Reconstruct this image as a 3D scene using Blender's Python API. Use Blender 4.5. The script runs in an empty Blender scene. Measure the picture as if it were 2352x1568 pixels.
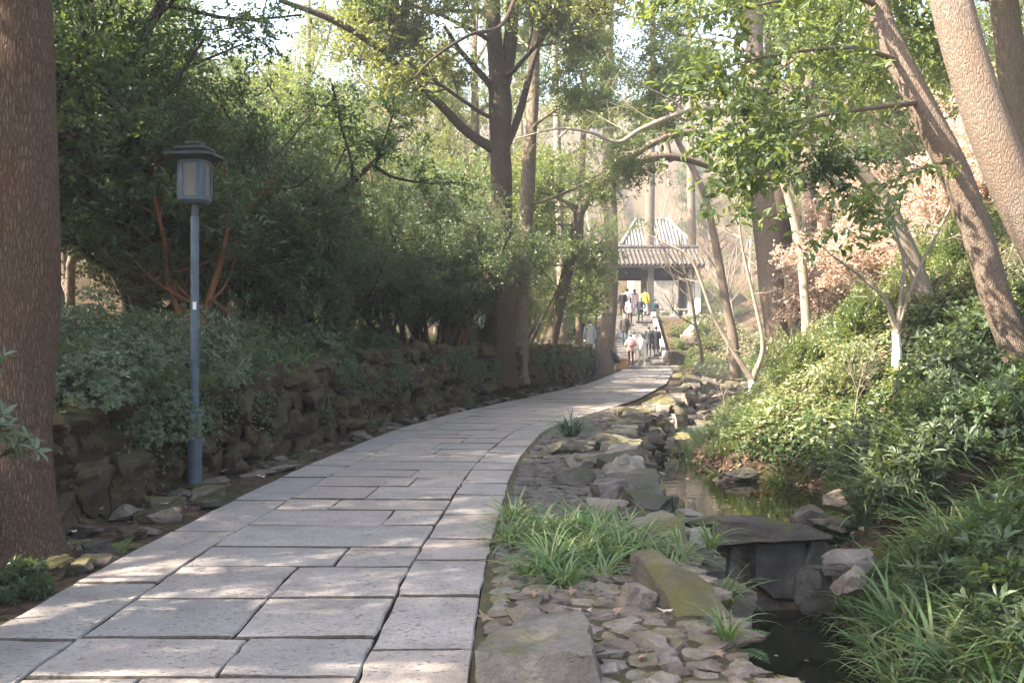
import bpy, bmesh, math, random
import numpy as np
from mathutils import Vector, Matrix, noise as mnoise, Euler

# ------------------------------------------------------------------ camera, sky, sun, exposure
SC = bpy.context.scene
COL = SC.collection
R_ = math.radians
F = 2287.0            # focal length in units of a 2352 px wide frame (35 mm lens)
EYE = 1.5
cam_d = bpy.data.cameras.new('camera')
cam_d.lens = 35.0; cam_d.sensor_width = 36.0
cam_d.clip_start = 0.05; cam_d.clip_end = 3000.0
cam = bpy.data.objects.new('camera', cam_d); COL.objects.link(cam)
cam.location = (0, 0, EYE); cam.rotation_euler = (R_(90), 0, 0)
SC.camera = cam

SUN_EL, SUN_AZ = 43.0, -108.0          # azimuth from +Y towards +X: the sun stands to the left, a touch behind
world = bpy.data.worlds.new('World'); SC.world = world; world.use_nodes = True
wn = world.node_tree; wn.nodes.clear()
wo = wn.nodes.new('ShaderNodeOutputWorld'); wb = wn.nodes.new('ShaderNodeBackground')
sk = wn.nodes.new('ShaderNodeTexSky'); sk.sky_type = 'NISHITA'; sk.sun_disc = False
sk.sun_elevation = R_(SUN_EL); sk.sun_rotation = R_(SUN_AZ)
sk.air_density = 1.0; sk.dust_density = 2.2; sk.ozone_density = 1.0
wb.inputs[1].default_value = 0.15
wn.links.new(sk.outputs[0], wb.inputs[0]); wn.links.new(wb.outputs[0], wo.inputs[0])
sd = bpy.data.lights.new('sun', 'SUN'); sd.energy = 5.0; sd.angle = R_(0.55); sd.color = (1.0, 0.93, 0.84)
sun = bpy.data.objects.new('sun', sd); COL.objects.link(sun)
to_sun = Vector((math.sin(R_(SUN_AZ))*math.cos(R_(SUN_EL)), math.cos(R_(SUN_AZ))*math.cos(R_(SUN_EL)), math.sin(R_(SUN_EL))))
sun.rotation_euler = to_sun.to_track_quat('Z', 'Y').to_euler()
sun.location = to_sun*60
SC.view_settings.view_transform = 'Standard'; SC.view_settings.look = 'None'
SC.view_settings.gamma = 1.0; SC.view_settings.use_curve_mapping = False
SC.view_settings.exposure = 2.62
SC.view_settings.use_white_balance = True; SC.view_settings.white_balance_temperature = 7000
SC.render.engine = 'CYCLES'
cy = SC.cycles
cy.max_bounces = 6; cy.diffuse_bounces = 3; cy.glossy_bounces = 3; cy.transmission_bounces = 5
cy.transparent_max_bounces = 6; cy.volume_bounces = 0
cy.sample_clamp_indirect = 6.0; cy.use_denoising = True
cy.use_adaptive_sampling = True; cy.adaptive_threshold = 0.01
cy.caustics_reflective = False; cy.caustics_refractive = False

def W(px, py, Y):
    "a picture point of the 2352 x 1568 photograph at depth Y -> world"
    return np.array([(px-1176)/F*Y, Y, EYE-(py-784)/F*Y])

# ------------------------------------------------------------------ mesh helpers
class MB:
    def __init__(s): s.v=[]; s.f=[]; s.m=[]; s.n=0
    def add(s, V, Fs, mi=0):
        V = np.asarray(V, float).reshape(-1,3)
        for fa in (Fs if isinstance(Fs, list) else [Fs]):
            fa = np.asarray(fa, np.int64)
            s.f.append(fa+s.n); s.m.append(np.full(len(fa), mi))
        s.v.append(V); s.n += len(V)
    def mesh(s, name, mats, smooth=True, sharp=None):
        me = bpy.data.meshes.new(name)
        V = np.concatenate(s.v)
        me.vertices.add(len(V)); me.vertices.foreach_set('co', V.astype(np.float32).ravel())
        li = np.concatenate([a.ravel() for a in s.f]); cnt = np.concatenate([np.full(len(a), a.shape[1]) for a in s.f])
        st = np.concatenate([[0], np.cumsum(cnt)[:-1]])
        me.loops.add(len(li)); me.loops.foreach_set('vertex_index', li.astype(np.int32))
        me.polygons.add(len(cnt)); me.polygons.foreach_set('loop_start', st.astype(np.int32))
        mi = np.concatenate(s.m)
        if mi.any(): me.polygons.foreach_set('material_index', mi.astype(np.int32))
        me.polygons.foreach_set('use_smooth', np.full(len(cnt), smooth))
        me.update(calc_edges=True)
        for m in (mats if isinstance(mats, (list,tuple)) else [mats]): me.materials.append(m)
        if sharp: me.set_sharp_from_angle(angle=R_(sharp))
        return me

def link(name, data, parent=None, loc=None):
    o = bpy.data.objects.new(name, data); COL.objects.link(o)
    if parent is not None: o.parent = parent
    if loc is not None: o.location = loc
    return o
def tag(o, label=None, cat=None, group=None, kind=None):
    if label: o['label'] = label
    if cat: o['category'] = cat
    if group: o['group'] = group
    if kind: o['kind'] = kind
    return o
def thing(name, label, cat, loc=(0,0,0), rz=0, group=None, kind=None):
    o = link(name, None, None, loc); o.rotation_euler = (0,0,rz); o.empty_display_size = .1
    return tag(o, label, cat, group, kind)
def nrm(v):
    v = np.asarray(v, float); return v/np.maximum(np.linalg.norm(v, axis=-1, keepdims=True), 1e-9)

def spl(ctrl, per=6):
    "Catmull-Rom through the rows of ctrl"
    P = np.asarray(ctrl, float); P = np.vstack([2*P[0]-P[1], P, 2*P[-1]-P[-2]])
    out = []
    t = np.linspace(0, 1, per, endpoint=False)[:,None]
    for i in range(1, len(P)-2):
        a,b,c,d = P[i-1],P[i],P[i+1],P[i+2]
        out.append(.5*((2*b)+(c-a)*t+(2*a-5*b+4*c-d)*t*t+(3*b-a-3*c+d)*t**3))
    out.append(P[-2][None]); return np.vstack(out)

def tube(mb, pts, rad, sides=6, mi=0, rng=None, rough=0.0, cap=False):
    pts = np.asarray(pts, float); rad = np.asarray(rad, float); n = len(pts)
    T = nrm(np.gradient(pts, axis=0))
    m = nrm(T.mean(0)); ref = np.array([1.,0,0]) if abs(m[2])>.75 else np.array([0,0,1.])
    u = nrm(np.cross(T, ref)); v = np.cross(u, T)
    a = np.linspace(0, 2*np.pi, sides, endpoint=False)
    rr = rad[:,None]*np.ones(sides)
    if rough and rng is not None:
        ph = rng.uniform(0,6.28,6); h = np.linspace(0,1,n)[:,None]*np.linalg.norm(pts[-1]-pts[0])
        rr = rr*(1+rough*(np.sin(2*a+ph[0]+h*1.3)+.7*np.sin(3*a+ph[1]-h*2.1)+.5*np.sin(5*a+ph[2]+h*.8)+.6*np.sin(h*3.1+ph[3])))
    V = pts[:,None,:]+rr[:,:,None]*(np.cos(a)[None,:,None]*u[:,None,:]+np.sin(a)[None,:,None]*v[:,None,:])
    i = np.arange(n-1)[:,None]*sides; j = np.arange(sides)[None,:]; k = (j+1)%sides
    Q = np.stack([i+j, i+k, i+sides+k, i+sides+j], -1).reshape(-1,4)
    V = V.reshape(-1,3); fs=[Q]
    if cap:
        V = np.vstack([V, pts[0], pts[-1]]); c0 = n*sides; jj=np.arange(sides); kk=(jj+1)%sides
        fs.append(np.stack([np.full(sides,c0), kk, jj],-1)); b=(n-1)*sides
        fs.append(np.stack([np.full(sides,c0+1), b+jj, b+kk],-1))
    mb.add(V, fs, mi)

def box(mb, c, s, mi=0, rz=0.0, bev=0.0, tilt=None):
    "a box, chamfered when bev > 0"
    sx,sy,sz = [q/2 for q in s]
    if bev <= 0:
        V = np.array([[x,y,z] for z in (-sz,sz) for y in (-sy,sy) for x in (-sx,sx)])
        Q = np.array([[0,2,3,1],[4,5,7,6],[0,1,5,4],[2,6,7,3],[0,4,6,2],[1,3,7,5]]); fs=[Q]
    else:
        b = min(bev, sx*.9, sy*.9, sz*.9); lay=[]
        for z,i in ((-sz,b),(-sz+b,0),(sz-b,0),(sz,b)):
            x,y = sx-i, sy-i; d=b if i==0 else b*.5
            lay.append([[-x+d,-y,z],[x-d,-y,z],[x,-y+d,z],[x,y-d,z],[x-d,y,z],[-x+d,y,z],[-x,y-d,z],[-x,-y+d,z]])
        V = np.array(lay).reshape(-1,3); Q=[]
        for l in range(3):
            for j in range(8): k=(j+1)%8; Q.append([l*8+j,l*8+k,l*8+8+k,l*8+8+j])
        fs=[np.array(Q), np.array([[7,6,5,4,3,2,1,0],[24,25,26,27,28,29,30,31]])]
    if tilt is not None: V = V@np.array(Euler(tilt).to_matrix()).T
    if rz:
        c_,s_=math.cos(rz),math.sin(rz); V = V@np.array([[c_,s_,0],[-s_,c_,0],[0,0,1]])
    mb.add(V+np.asarray(c,float), fs, mi)

def one_box(name, c, s, mat, parent=None, rz=0, bev=0.0, tilt=None):
    mb = MB(); box(mb, (0,0,0), s, 0, 0, bev)
    o = link(name, mb.mesh(name, mat, smooth=False), parent, c); o.rotation_euler = tilt if tilt else (0,0,rz); return o

# leaves: base, direction, normal, length, width -> folded blades
def leaves(mb, P, D, N, L, Wd, shape='q', mi=0, curl=.1):
    P=np.asarray(P,float); n=len(P)
    if n==0: return
    D=nrm(D); S=nrm(np.cross(D,N)); N=np.cross(S,D)
    L=np.broadcast_to(L,(n,))[:,None]; Wd=np.broadcast_to(Wd,(n,))[:,None]
    if shape=='q':
        pts=[P, P+D*L*.45-S*Wd*.5+N*L*curl, P+D*L-N*L*curl*.8, P+D*L*.45+S*Wd*.5+N*L*curl]
        V=np.stack(pts,1).reshape(-1,3); b=np.arange(n)[:,None]*4
        mb.add(V,[b+np.array([0,3,2]), b+np.array([0,2,1])],mi)
        return
    pts=[P, P+D*L*.28-S*Wd*.42+N*L*curl*.7, P+D*L*.66-S*Wd*.46+N*L*curl*.8, P+D*L-N*L*curl*1.2,
         P+D*L*.66+S*Wd*.46+N*L*curl*.8, P+D*L*.28+S*Wd*.42+N*L*curl*.7, P+D*L*.5+N*L*curl*.1]
    V=np.stack(pts,1).reshape(-1,3); b=np.arange(n)[:,None]*7
    mb.add(V,[b+np.array([0,6,2,1]), b+np.array([6,3,2]), b+np.array([0,5,4,6]), b+np.array([6,4,3])],mi)

def rdir(rng, n): return nrm(rng.normal(size=(n,3)))

def sprays(mb, tips, dirs, rng, tl, nl, size, ratio=.42, shape='q', up=1.0, mi=0, curl=.1, jit=.0, droop=.15):
    "leaves set left and right along short twigs"
    tips=np.asarray(tips); dirs=nrm(dirs); m=len(tips)
    P=np.repeat(tips,nl,0); D=np.repeat(dirs,nl,0)
    t=rng.uniform(0,1,m*nl); P=P-D*(t*tl)[:,None]+rng.normal(0,jit+.001,(m*nl,3))
    upv=nrm(np.array([0,0,up])+rng.normal(0,.5,(m,3))); U=np.repeat(upv,nl,0)
    S=nrm(np.cross(D,U)); sg=np.where(rng.random(m*nl)<.5,-1,1)[:,None]
    LD=nrm(D*rng.uniform(.3,1.1,(m*nl,1))+S*sg*rng.uniform(.3,1,(m*nl,1))+rng.normal(0,.25,(m*nl,3))+np.array([0,0,-droop]))
    NN=nrm(U+rng.normal(0,.35,(m*nl,3)))
    L=size*rng.uniform(.6,1.2,m*nl); leaves(mb,P,LD,NN,L,L*ratio,shape,mi,curl)

def whorls(mb, tips, dirs, rng, nl, size, ratio=.3, shape='q', mi=0, curl=.06, open_=.9):
    tips=np.asarray(tips); dirs=nrm(dirs); m=len(tips)
    D=np.repeat(dirs,nl,0); P=np.repeat(tips,nl,0)-D*(rng.uniform(0,size*.5,m*nl))[:,None]
    r=rdir(rng,m*nl); perp=nrm(r-D*(r*D).sum(1,keepdims=True))
    LD=nrm(perp*open_+D*rng.uniform(.1,.75,(m*nl,1))); NN=nrm(D-LD*(D*LD).sum(1,keepdims=True)+rng.normal(0,.15,(m*nl,3)))
    L=size*rng.uniform(.65,1.15,m*nl); leaves(mb,P,LD,NN,L,L*ratio,shape,mi,curl)

def blades(mb, base, az, L, w, lean, arch, rng, seg=5, mi=0):
    "strap leaves that rise and bend over"
    base=np.asarray(base,float); n=len(base); az=np.asarray(az)
    d=np.stack([np.cos(az),np.sin(az),np.zeros(n)],1); sd_=np.stack([-np.sin(az),np.cos(az),np.zeros(n)],1)
    L=np.broadcast_to(L,(n,)); lean=np.broadcast_to(lean,(n,)); arch=np.broadcast_to(arch,(n,))
    cols=[]; ang=np.pi/2-lean; p=base.copy()
    tw=rng.normal(0,.25,n)
    for i in range(seg+1):
        t=i/seg; ww=w*(1.0-.15*(1-t))*(1-t**3)*.5+.0005
        sv=nrm(sd_+np.array([0,0,1.])*(tw*t)[:,None])
        cols.append(np.stack([p-sv*ww,p+sv*ww],1))
        a=ang-arch*t; p=p+(L/seg)[:,None]*(d*np.cos(a)[:,None]+np.array([0,0,1.])*np.sin(a)[:,None])
    V=np.stack(cols,1).reshape(-1,3); b=np.arange(n)[:,None,None]*(2*(seg+1)); k=np.arange(seg)[None,:,None]*2
    Q=(b+k+np.array([0,1,3,2])[None,None,:]).reshape(-1,4); mb.add(V,Q,mi)

# ------------------------------------------------------------------ materials
class NT:
    def __init__(s, name):
        s.mat=bpy.data.materials.new(name); s.mat.use_nodes=True; s.t=s.mat.node_tree; s.t.nodes.clear()
        s.out=s.t.nodes.new('ShaderNodeOutputMaterial')
    def n(s, typ, props=None, **inp):
        nd=s.t.nodes.new('ShaderNode'+typ)
        for k,v in (props or {}).items(): setattr(nd,k,v)
        for k,v in inp.items():
            key=int(k[1:]) if k[0]=='i' and k[1:].isdigit() else k.replace('_',' ')
            s.set(nd.inputs[key],v)
        return nd
    def set(s, sock, v):
        if hasattr(v,'is_output'): s.t.links.new(v,sock)
        elif hasattr(v,'outputs'): s.t.links.new(v.outputs[0],sock)
        else:
            if isinstance(v,(tuple,list)) and len(v)==3 and sock.type=='RGBA': v=(*v,1)
            sock.default_value=v
    def ramp(s, fac, stops, interp='LINEAR'):
        nd=s.t.nodes.new('ShaderNodeValToRGB'); s.set(nd.inputs[0],fac); e=nd.color_ramp.elements; nd.color_ramp.interpolation=interp
        while len(e)<len(stops): e.new(.5)
        for i,(p,c) in enumerate(stops):
            e[i].position=p; e[i].color=(*c,1) if isinstance(c,tuple) else (c,c,c,1)
        return nd.outputs[0]
    def noise(s, vec, scale, detail=4, rough=.55, dist=0.0):
        return s.n('TexNoise',Vector=vec,Scale=scale,Detail=detail,Roughness=rough,Distortion=dist).outputs[0]
    def mix(s, f, a, b, mode='MIX'):
        nd=s.n('Mix',{'data_type':'RGBA','blend_type':mode}); s.set(nd.inputs[0],f); s.set(nd.inputs[6],a); s.set(nd.inputs[7],b); return nd.outputs[2]
    def math(s, op, a, b=0.0, clamp=False):
        nd=s.n('Math',{'operation':op,'use_clamp':clamp}); s.set(nd.inputs[0],a); s.set(nd.inputs[1],b); return nd.outputs[0]
    def bump(s, h, strength=.5, dist=.02, normal=None):
        nd=s.n('Bump',Height=h,Strength=strength,Distance=dist)
        if normal is not None: s.set(nd.inputs['Normal'],normal)
        return nd.outputs[0]
    def mapping(s, vec, scale=(1,1,1), rot=(0,0,0)):
        return s.n('Mapping',Vector=vec,Scale=scale,Rotation=rot).outputs[0]
    def principled(s, **k):
        nd=s.n('BsdfPrincipled',**k); s.t.links.new(nd.outputs[0],s.out.inputs[0]); return s.mat
    def pos(s): return s.n('NewGeometry').outputs['Position']
    def obj(s): return s.n('TexCoord').outputs['Object']

def m_plain(name, col, rough=.6, var=.15, scale=9, spec=.4, bump=.0, metal=0.0):
    k=NT(name); p=k.obj(); f=k.noise(p,scale,4)
    c=k.mix(k.ramp(f,[(.3,0.0),(.7,1.0)]), tuple(x*(1-var) for x in col), tuple(min(1,x*(1+var)) for x in col))
    kw=dict(Base_Color=c,Roughness=rough,Metallic=metal)
    kw['Specular_IOR_Level']=spec
    if bump: kw['Normal']=k.bump(k.noise(p,scale*4,3),bump,.01)
    return k.principled(**kw)

def m_leaf(name, cols, trans, rough=.38, spec=.5, tmix=.32):
    "leaf blade: each island takes its own tone"
    k=NT(name); g=k.n('NewGeometry'); r=g.outputs['Random Per Island']
    c=k.ramp(r,[(i/(len(cols)-1),q) for i,q in enumerate(cols)])
    oi=k.n('ObjectInfo').outputs['Random']
    v=k.math('MULTIPLY_ADD',oi,.3); 
    hs=k.n('HueSaturation',Color=c,Value=k.math('ADD',k.math('MULTIPLY',oi,.3),.85),Saturation=k.math('ADD',k.math('MULTIPLY',r,.25),.74))
    pr=k.n('BsdfPrincipled',Base_Color=hs.outputs[0],Roughness=rough,Specular_IOR_Level=spec)
    tr=k.n('BsdfTranslucent',Color=k.mix(r,trans,tuple(x*.7 for x in trans)))
    mx=k.n('MixShader',i0=tmix); k.set(mx.inputs[1],pr.outputs[0]); k.set(mx.inputs[2],tr.outputs[0])
    k.t.links.new(mx.outputs[0],k.out.inputs[0]); return k.mat

def m_bark(name, c1, c2, c3, sc=1.0, crack=.8, moss=0.0, bump=.7, fine=1.0):
    "plates split by upright cracks: warped noise drawn out along the stem"
    k=NT(name); p=k.obj()
    nv=k.n('TexNoise',Vector=p,Scale=6.0*sc*fine,Detail=3); sh=k.n('VectorMath',{'operation':'SCALE'}); k.set(sh.inputs[0],nv.outputs['Color']); sh.inputs['Scale'].default_value=.05/(sc*fine)
    ad=k.n('VectorMath',{'operation':'ADD'}); k.set(ad.inputs[0],p); k.set(ad.inputs[1],sh.outputs[0])
    mp=k.mapping(ad.outputs[0],(16*sc*fine,16*sc*fine,3.4*sc*fine))
    vo=k.n('TexVoronoi',{'feature':'DISTANCE_TO_EDGE'},Vector=mp,Scale=1.0)
    ri=k.noise(k.mapping(p,(26*sc*fine,26*sc*fine,2.4*sc*fine)),1.0,5,.65)
    cr=k.math('MULTIPLY',k.ramp(vo.outputs['Distance'],[(0.0,0.0),(.22,1.0)]),k.ramp(ri,[(.33,0.25),(.5,1.0)]))
    big=k.noise(p,1.3,4); med=k.noise(k.mapping(p,(12,12,5)),1.6,6,.65)
    c=k.mix(k.ramp(med,[(.3,0.0),(.7,1.0)]),c1,c2); c=k.mix(k.ramp(big,[(.45,0.0),(.7,1.0)]),c,c3)
    c=k.mix(k.math('MULTIPLY',k.math('SUBTRACT',1.0,cr),crack),c,tuple(x*.4 for x in c1))
    if moss:
        mo=k.ramp(k.noise(p,1.7,5,.6),[(.5-.25*moss,0.0),(.75,1.0)]); c=k.mix(k.math('MULTIPLY',mo,.6*moss),c,(.05,.06,.02))
    h=k.math('ADD',k.math('MULTIPLY',cr,.8),k.math('MULTIPLY',med,.6))
    return k.principled(Base_Color=c,Roughness=.85,Specular_IOR_Level=.2,Normal=k.bump(h,bump,.02/(sc*fine)**.5))

def m_rock(name, cols, moss=.5, mosscol=(.06,.065,.015), scale=3.0, bump=.6, lichen=.1, up=True):
    k=NT(name); p=k.pos(); oi=k.n('ObjectInfo').outputs['Random']
    f=k.noise(p,scale,6,.6,.6); f2=k.noise(p,scale*9,5,.65)
    c=k.ramp(f,[(.25,cols[0]),(.5,cols[1]),(.75,cols[2])])
    c=k.mix(k.ramp(f2,[(.35,.0),(.65,.45)]),c,cols[0])
    hs=k.n('HueSaturation',Color=c,Value=k.math('ADD',k.math('MULTIPLY',oi,.55),.72),Hue=k.math('ADD',k.math('MULTIPLY',oi,.03),.485)); c=hs.outputs[0]
    if lichen:
        li=k.ramp(k.noise(p,scale*3.3,3,.5),[(.68,0.0),(.72,1.0)]); c=k.mix(k.math('MULTIPLY',li,lichen),c,(.42,.42,.36))
    if moss:
        nz=k.n('SeparateXYZ',Vector=k.n('NewGeometry').outputs['Normal']).outputs[2]
        m=k.math('ADD',k.math('MULTIPLY',k.noise(p,scale*.9,5,.6),1.7),k.math('MULTIPLY',nz,.35 if up else 0.0))
        m=k.math('ADD',m,k.math('MULTIPLY',k.noise(p,28,4,.7),.5)); m=k.ramp(k.math('MULTIPLY',m,.5),[(.80-.38*moss,0.0),(.98-.36*moss,1.0)])
        mc=k.mix(k.noise(p,60,2),tuple(x*.6 for x in mosscol),tuple(x*1.5 for x in mosscol)); c=k.mix(k.math('MULTIPLY',m,.85),c,mc)
    h=k.math('ADD',f,k.math('MULTIPLY',f2,.5))
    return k.principled(Base_Color=c,Roughness=.88,Specular_IOR_Level=.25,Normal=k.bump(h,bump,.05))

M={}
# evergreen leaf kinds
M['leaf_dark']=m_leaf('leaf_dark_evergreen',[(.03,.052,.022),(.055,.094,.036),(.08,.13,.048),(.04,.07,.036)],(.2,.3,.05),.42,.4,.3)
M['leaf_blue']=m_leaf('leaf_blue_green',[(.042,.06,.03),(.07,.1,.044),(.11,.15,.062)],(.2,.27,.06),.38,.45,.3)
M['leaf_mid']=m_leaf('leaf_mid_green',[(.05,.085,.027),(.09,.14,.04),(.13,.185,.055)],(.4,.47,.1),.34,.55,.38)
M['leaf_yellow']=m_leaf('leaf_yellow_green',[(.08,.115,.03),(.13,.165,.04),(.18,.2,.055),(.1,.14,.035)],(.46,.48,.1),.4,.4,.4)
M['leaf_ivy']=m_leaf('leaf_ground_cover',[(.055,.1,.03),(.12,.17,.05),(.22,.26,.09),(.33,.33,.16),(.08,.13,.04),(.28,.21,.12)],(.38,.42,.1),.4,.5,.3)
M['leaf_azalea']=m_leaf('leaf_azalea',[(.06,.095,.05),(.1,.15,.075),(.14,.19,.1),(.11,.14,.085)],(.2,.28,.08),.45,.4,.24)
M['leaf_dry']=m_leaf('leaf_dry_peach',[(.46,.32,.23),(.58,.43,.33),(.66,.52,.42),(.5,.31,.2)],(.7,.5,.36),.6,.2,.35)
M['leaf_fallen']=m_leaf('leaf_fallen',[(.13,.065,.035),(.25,.14,.08),(.36,.23,.15),(.18,.085,.04),(.3,.2,.14)],(.3,.16,.08),.65,.2,.15)
M['leaf_pale']=m_leaf('leaf_fallen_pale',[(.45,.33,.25),(.55,.43,.35),(.4,.24,.16)],(.3,.2,.1),.65,.2,.1)
M['grass']=m_leaf('leaf_strap',[(.045,.09,.025),(.07,.14,.035),(.1,.17,.04),(.2,.19,.06),(.06,.11,.04)],(.22,.34,.05),.4,.45,.28)
M['grass_fresh']=m_leaf('leaf_strap_fresh',[(.06,.13,.035),(.09,.17,.045),(.12,.2,.05),(.24,.23,.09),(.08,.14,.05),(.1,.18,.045)],(.26,.4,.06),.48,.35,.28)
M['grass_blue']=m_leaf('leaf_strap_blue',[(.035,.07,.045),(.05,.1,.06),(.07,.12,.075)],(.08,.16,.06),.45,.4,.15)
M['fern']=m_leaf('leaf_fern',[(.06,.12,.03),(.09,.16,.04),(.13,.18,.04)],(.25,.36,.05),.5,.3,.3)
M['fern_old']=m_leaf('leaf_fern_old',[(.14,.15,.03),(.2,.18,.04),(.26,.2,.06)],(.36,.32,.06),.5,.3,.3)
# bark
M['bark_big']=m_bark('bark_fissured',(.11,.068,.045),(.185,.125,.088),(.155,.088,.052),1.0,.75,.12,1.0,3.4)
M['bark_grey']=m_bark('bark_grey_brown',(.16,.12,.085),(.27,.215,.165),(.2,.14,.095),1.0,.6,.2,.7,1.2)
M['bark_warm']=m_bark('bark_warm_scaly',(.19,.145,.112),(.3,.237,.188),(.26,.18,.128),1.0,.42,.08,.9,3.0)
M['bark_dark']=m_bark('bark_dark_mossy',(.06,.042,.029),(.11,.076,.052),(.088,.055,.032),1.0,.6,.45,.7,1.6)
M['bark_orange']=m_bark('bark_orange',(.2,.09,.045),(.3,.14,.075),(.25,.1,.05),2.0,.15,.1,.3,1.5)
M['bark_pale']=m_bark('bark_pale_twig',(.25,.205,.155),(.37,.31,.25),(.3,.24,.175),2.0,.25,.0,.4,1.5)
M['whitewash']=m_plain('whitewash',(.66,.65,.63),.8,.12,20,.2,.3)
# stone
M['wall']=m_rock('wall_stone',[(.035,.024,.016),(.085,.058,.039),(.15,.108,.074)],.72,(.055,.052,.017),3.4,1.0,.5)
M['boulder']=m_rock('boulder_grey',[(.1,.084,.068),(.19,.164,.138),(.29,.253,.216)],.2,(.085,.08,.026),3.0,.9,.15)
M['boulder_dark']=m_rock('boulder_dark',[(.045,.038,.031),(.09,.078,.065),(.15,.132,.112)],.4,(.055,.055,.02),4.0,.9,.1)
M['boulder_warm']=m_rock('boulder_warm',[(.11,.082,.066),(.2,.152,.125),(.3,.24,.2)],.28,(.11,.092,.025),4.2,.9,.1)
M['boulder_moss']=m_rock('boulder_mossy',[(.1,.085,.062),(.18,.155,.12),(.25,.22,.17)],.6,(.095,.085,.022),3.0,.9,.1)
M['chip']=m_rock('verge_stone',[(.085,.074,.065),(.15,.13,.114),(.23,.2,.178)],.2,(.09,.085,.026),6.0,.8,.1)
M['chip_warm']=m_rock('verge_stone_warm',[(.13,.1,.08),(.24,.19,.155),(.35,.288,.243)],.3,(.13,.11,.032),6.0,.9,.1)

def m_slab():
    k=NT('granite_slab'); p=k.pos(); oi=k.n('ObjectInfo').outputs['Random']
    grain=k.noise(p,95,3,.7); blot=k.noise(p,2.6,5,.6); mid=k.noise(p,14,5,.65)
    c=k.ramp(blot,[(.3,(.265,.226,.196)),(.5,(.345,.303,.27)),(.7,(.395,.355,.32))])
    ob=k.ramp(oi,[(0.0,(.82,.84,.86)),(.35,(1,.96,.92)),(.6,(1.06,.95,.87)),(.8,(.9,.88,.86)),(1.0,(1.12,1.07,1.02))])
    c=k.mix(1.0,c,ob,'MULTIPLY')
    c=k.mix(k.ramp(grain,[(.38,.55),(.62,0.0)]),c,(.12,.11,.105))
    c=k.mix(k.ramp(grain,[(.55,0.0),(.75,.5)]),c,(.5,.48,.46))
    c=k.mix(k.ramp(mid,[(.52,0.0),(.75,.4)]),c,(.17,.15,.135))
    # chisel pits, longer across the path
    pv=k.n('TexVoronoi',Vector=k.mapping(p,(15,42,20)),Scale=1.0,Randomness=1.0)
    pit=k.ramp(k.math('ADD',pv.outputs['Distance'],k.math('MULTIPLY',mid,.35)),[(.26,1.0),(.42,0.0)])
    c=k.mix(k.math('MULTIPLY',pit,.8),c,(.07,.06,.055))
    st=k.ramp(k.noise(p,.55,4,.6),[(.4,0.0),(.7,.35)]); c=k.mix(st,c,(.2,.185,.165))
    dm=k.ramp(k.noise(p,1.4,6,.7,.8),[(.55,0.0),(.68,.5)]); c=k.mix(dm,c,(.17,.155,.135)); ms=k.ramp(k.noise(p,3.1,6,.75),[(.64,0.0),(.72,.4)]); c=k.mix(ms,c,(.14,.135,.085))
    h=k.math('SUBTRACT',k.math('ADD',k.math('MULTIPLY',grain,.25),k.math('MULTIPLY',mid,.7)),k.math('MULTIPLY',pit,.9))
    return k.principled(Base_Color=c,Roughness=.82,Specular_IOR_Level=.3,Normal=k.bump(h,.9,.015))
M['slab']=m_slab()
M['joint']=m_plain('slab_joint_dirt',(.075,.062,.05),.95,.4,25,.1,.5)

def m_ground():
    k=NT('woodland_soil'); p=k.pos(); f=k.noise(p,1.3,6,.6); g=k.noise(p,22,5,.7); l=k.n('TexVoronoi',Vector=p,Scale=14.0)
    c=k.ramp(g,[(.3,(.03,.021,.014)),(.55,(.07,.048,.032)),(.75,(.13,.09,.06))])
    c=k.mix(k.ramp(l.outputs['Color'],[(.55,0.0),(.8,.7)]),c,(.18,.1,.06))
    c=k.mix(k.ramp(f,[(.45,0.0),(.65,.75)]),c,(.045,.05,.018))
    return k.principled(Base_Color=c,Roughness=.95,Specular_IOR_Level=.1,Normal=k.bump(k.math('ADD',g,l.outputs['Distance']),.7,.04))
M['ground']=m_ground()
def m_water():
    k=NT('stream_water'); p=k.pos(); h=k.noise(k.mapping(p,(1.0,1.0,1.0)),5.0,3,.5)
    f=k.noise(p,1.5,4)
    return k.principled(Base_Color=k.mix(f,(.006,.008,.004),(.014,.013,.007)),Roughness=.03,IOR=1.33,Specular_IOR_Level=.6,Normal=k.bump(h,.1,.02))
M['water']=m_water()
M['soil']=m_plain('joint_soil',(.035,.028,.018),.95,.4,30,.1,.6)
M['verge_soil']=m_rock('verge_soil',[(.05,.037,.026),(.09,.068,.048),(.14,.105,.075)],.5,(.09,.085,.022),7.0,1.0,0)
M['paint']=m_plain('lamp_paint_blue_grey',(.07,.1,.128),.5,.3,5,.4,.15)
M['paint_dark']=m_plain('lamp_roof_paint',(.045,.055,.058),.5,.25,10,.4,.15)
def m_glass():
    k=NT('frosted_lamp_glass'); p=k.obj(); f=k.noise(p,9,4)
    c=k.mix(f,(.2,.2,.18),(.3,.3,.26)); pr=k.n('BsdfPrincipled',Base_Color=c,Roughness=.35); tr=k.n('BsdfTranslucent',Color=(.4,.38,.32))
    mx=k.n('MixShader',i0=.4); k.set(mx.inputs[1],pr.outputs[0]); k.set(mx.inputs[2],tr.outputs[0]); k.t.links.new(mx.outputs[0],k.out.inputs[0]); return k.mat
M['frost']=m_glass()
M['sticker']=m_plain('paper_sticker',(.75,.75,.72),.6,.05)
M['tile']=m_plain('roof_tile_clay',(.1,.083,.07),.85,.6,7,.2,.6)
M['hall_tile']=m_plain('hall_roof_tile',(.17,.152,.135),.85,.3,3,.2,.3)
M['ridge']=m_plain('roof_ridge_stone',(.13,.12,.11),.85,.3,6,.2,.4)
M['timber']=m_plain('dark_timber',(.035,.026,.02),.6,.3,5,.3,.3)
M['column']=m_plain('column_stone',(.3,.27,.235),.8,.2,4,.2,.4)
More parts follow.
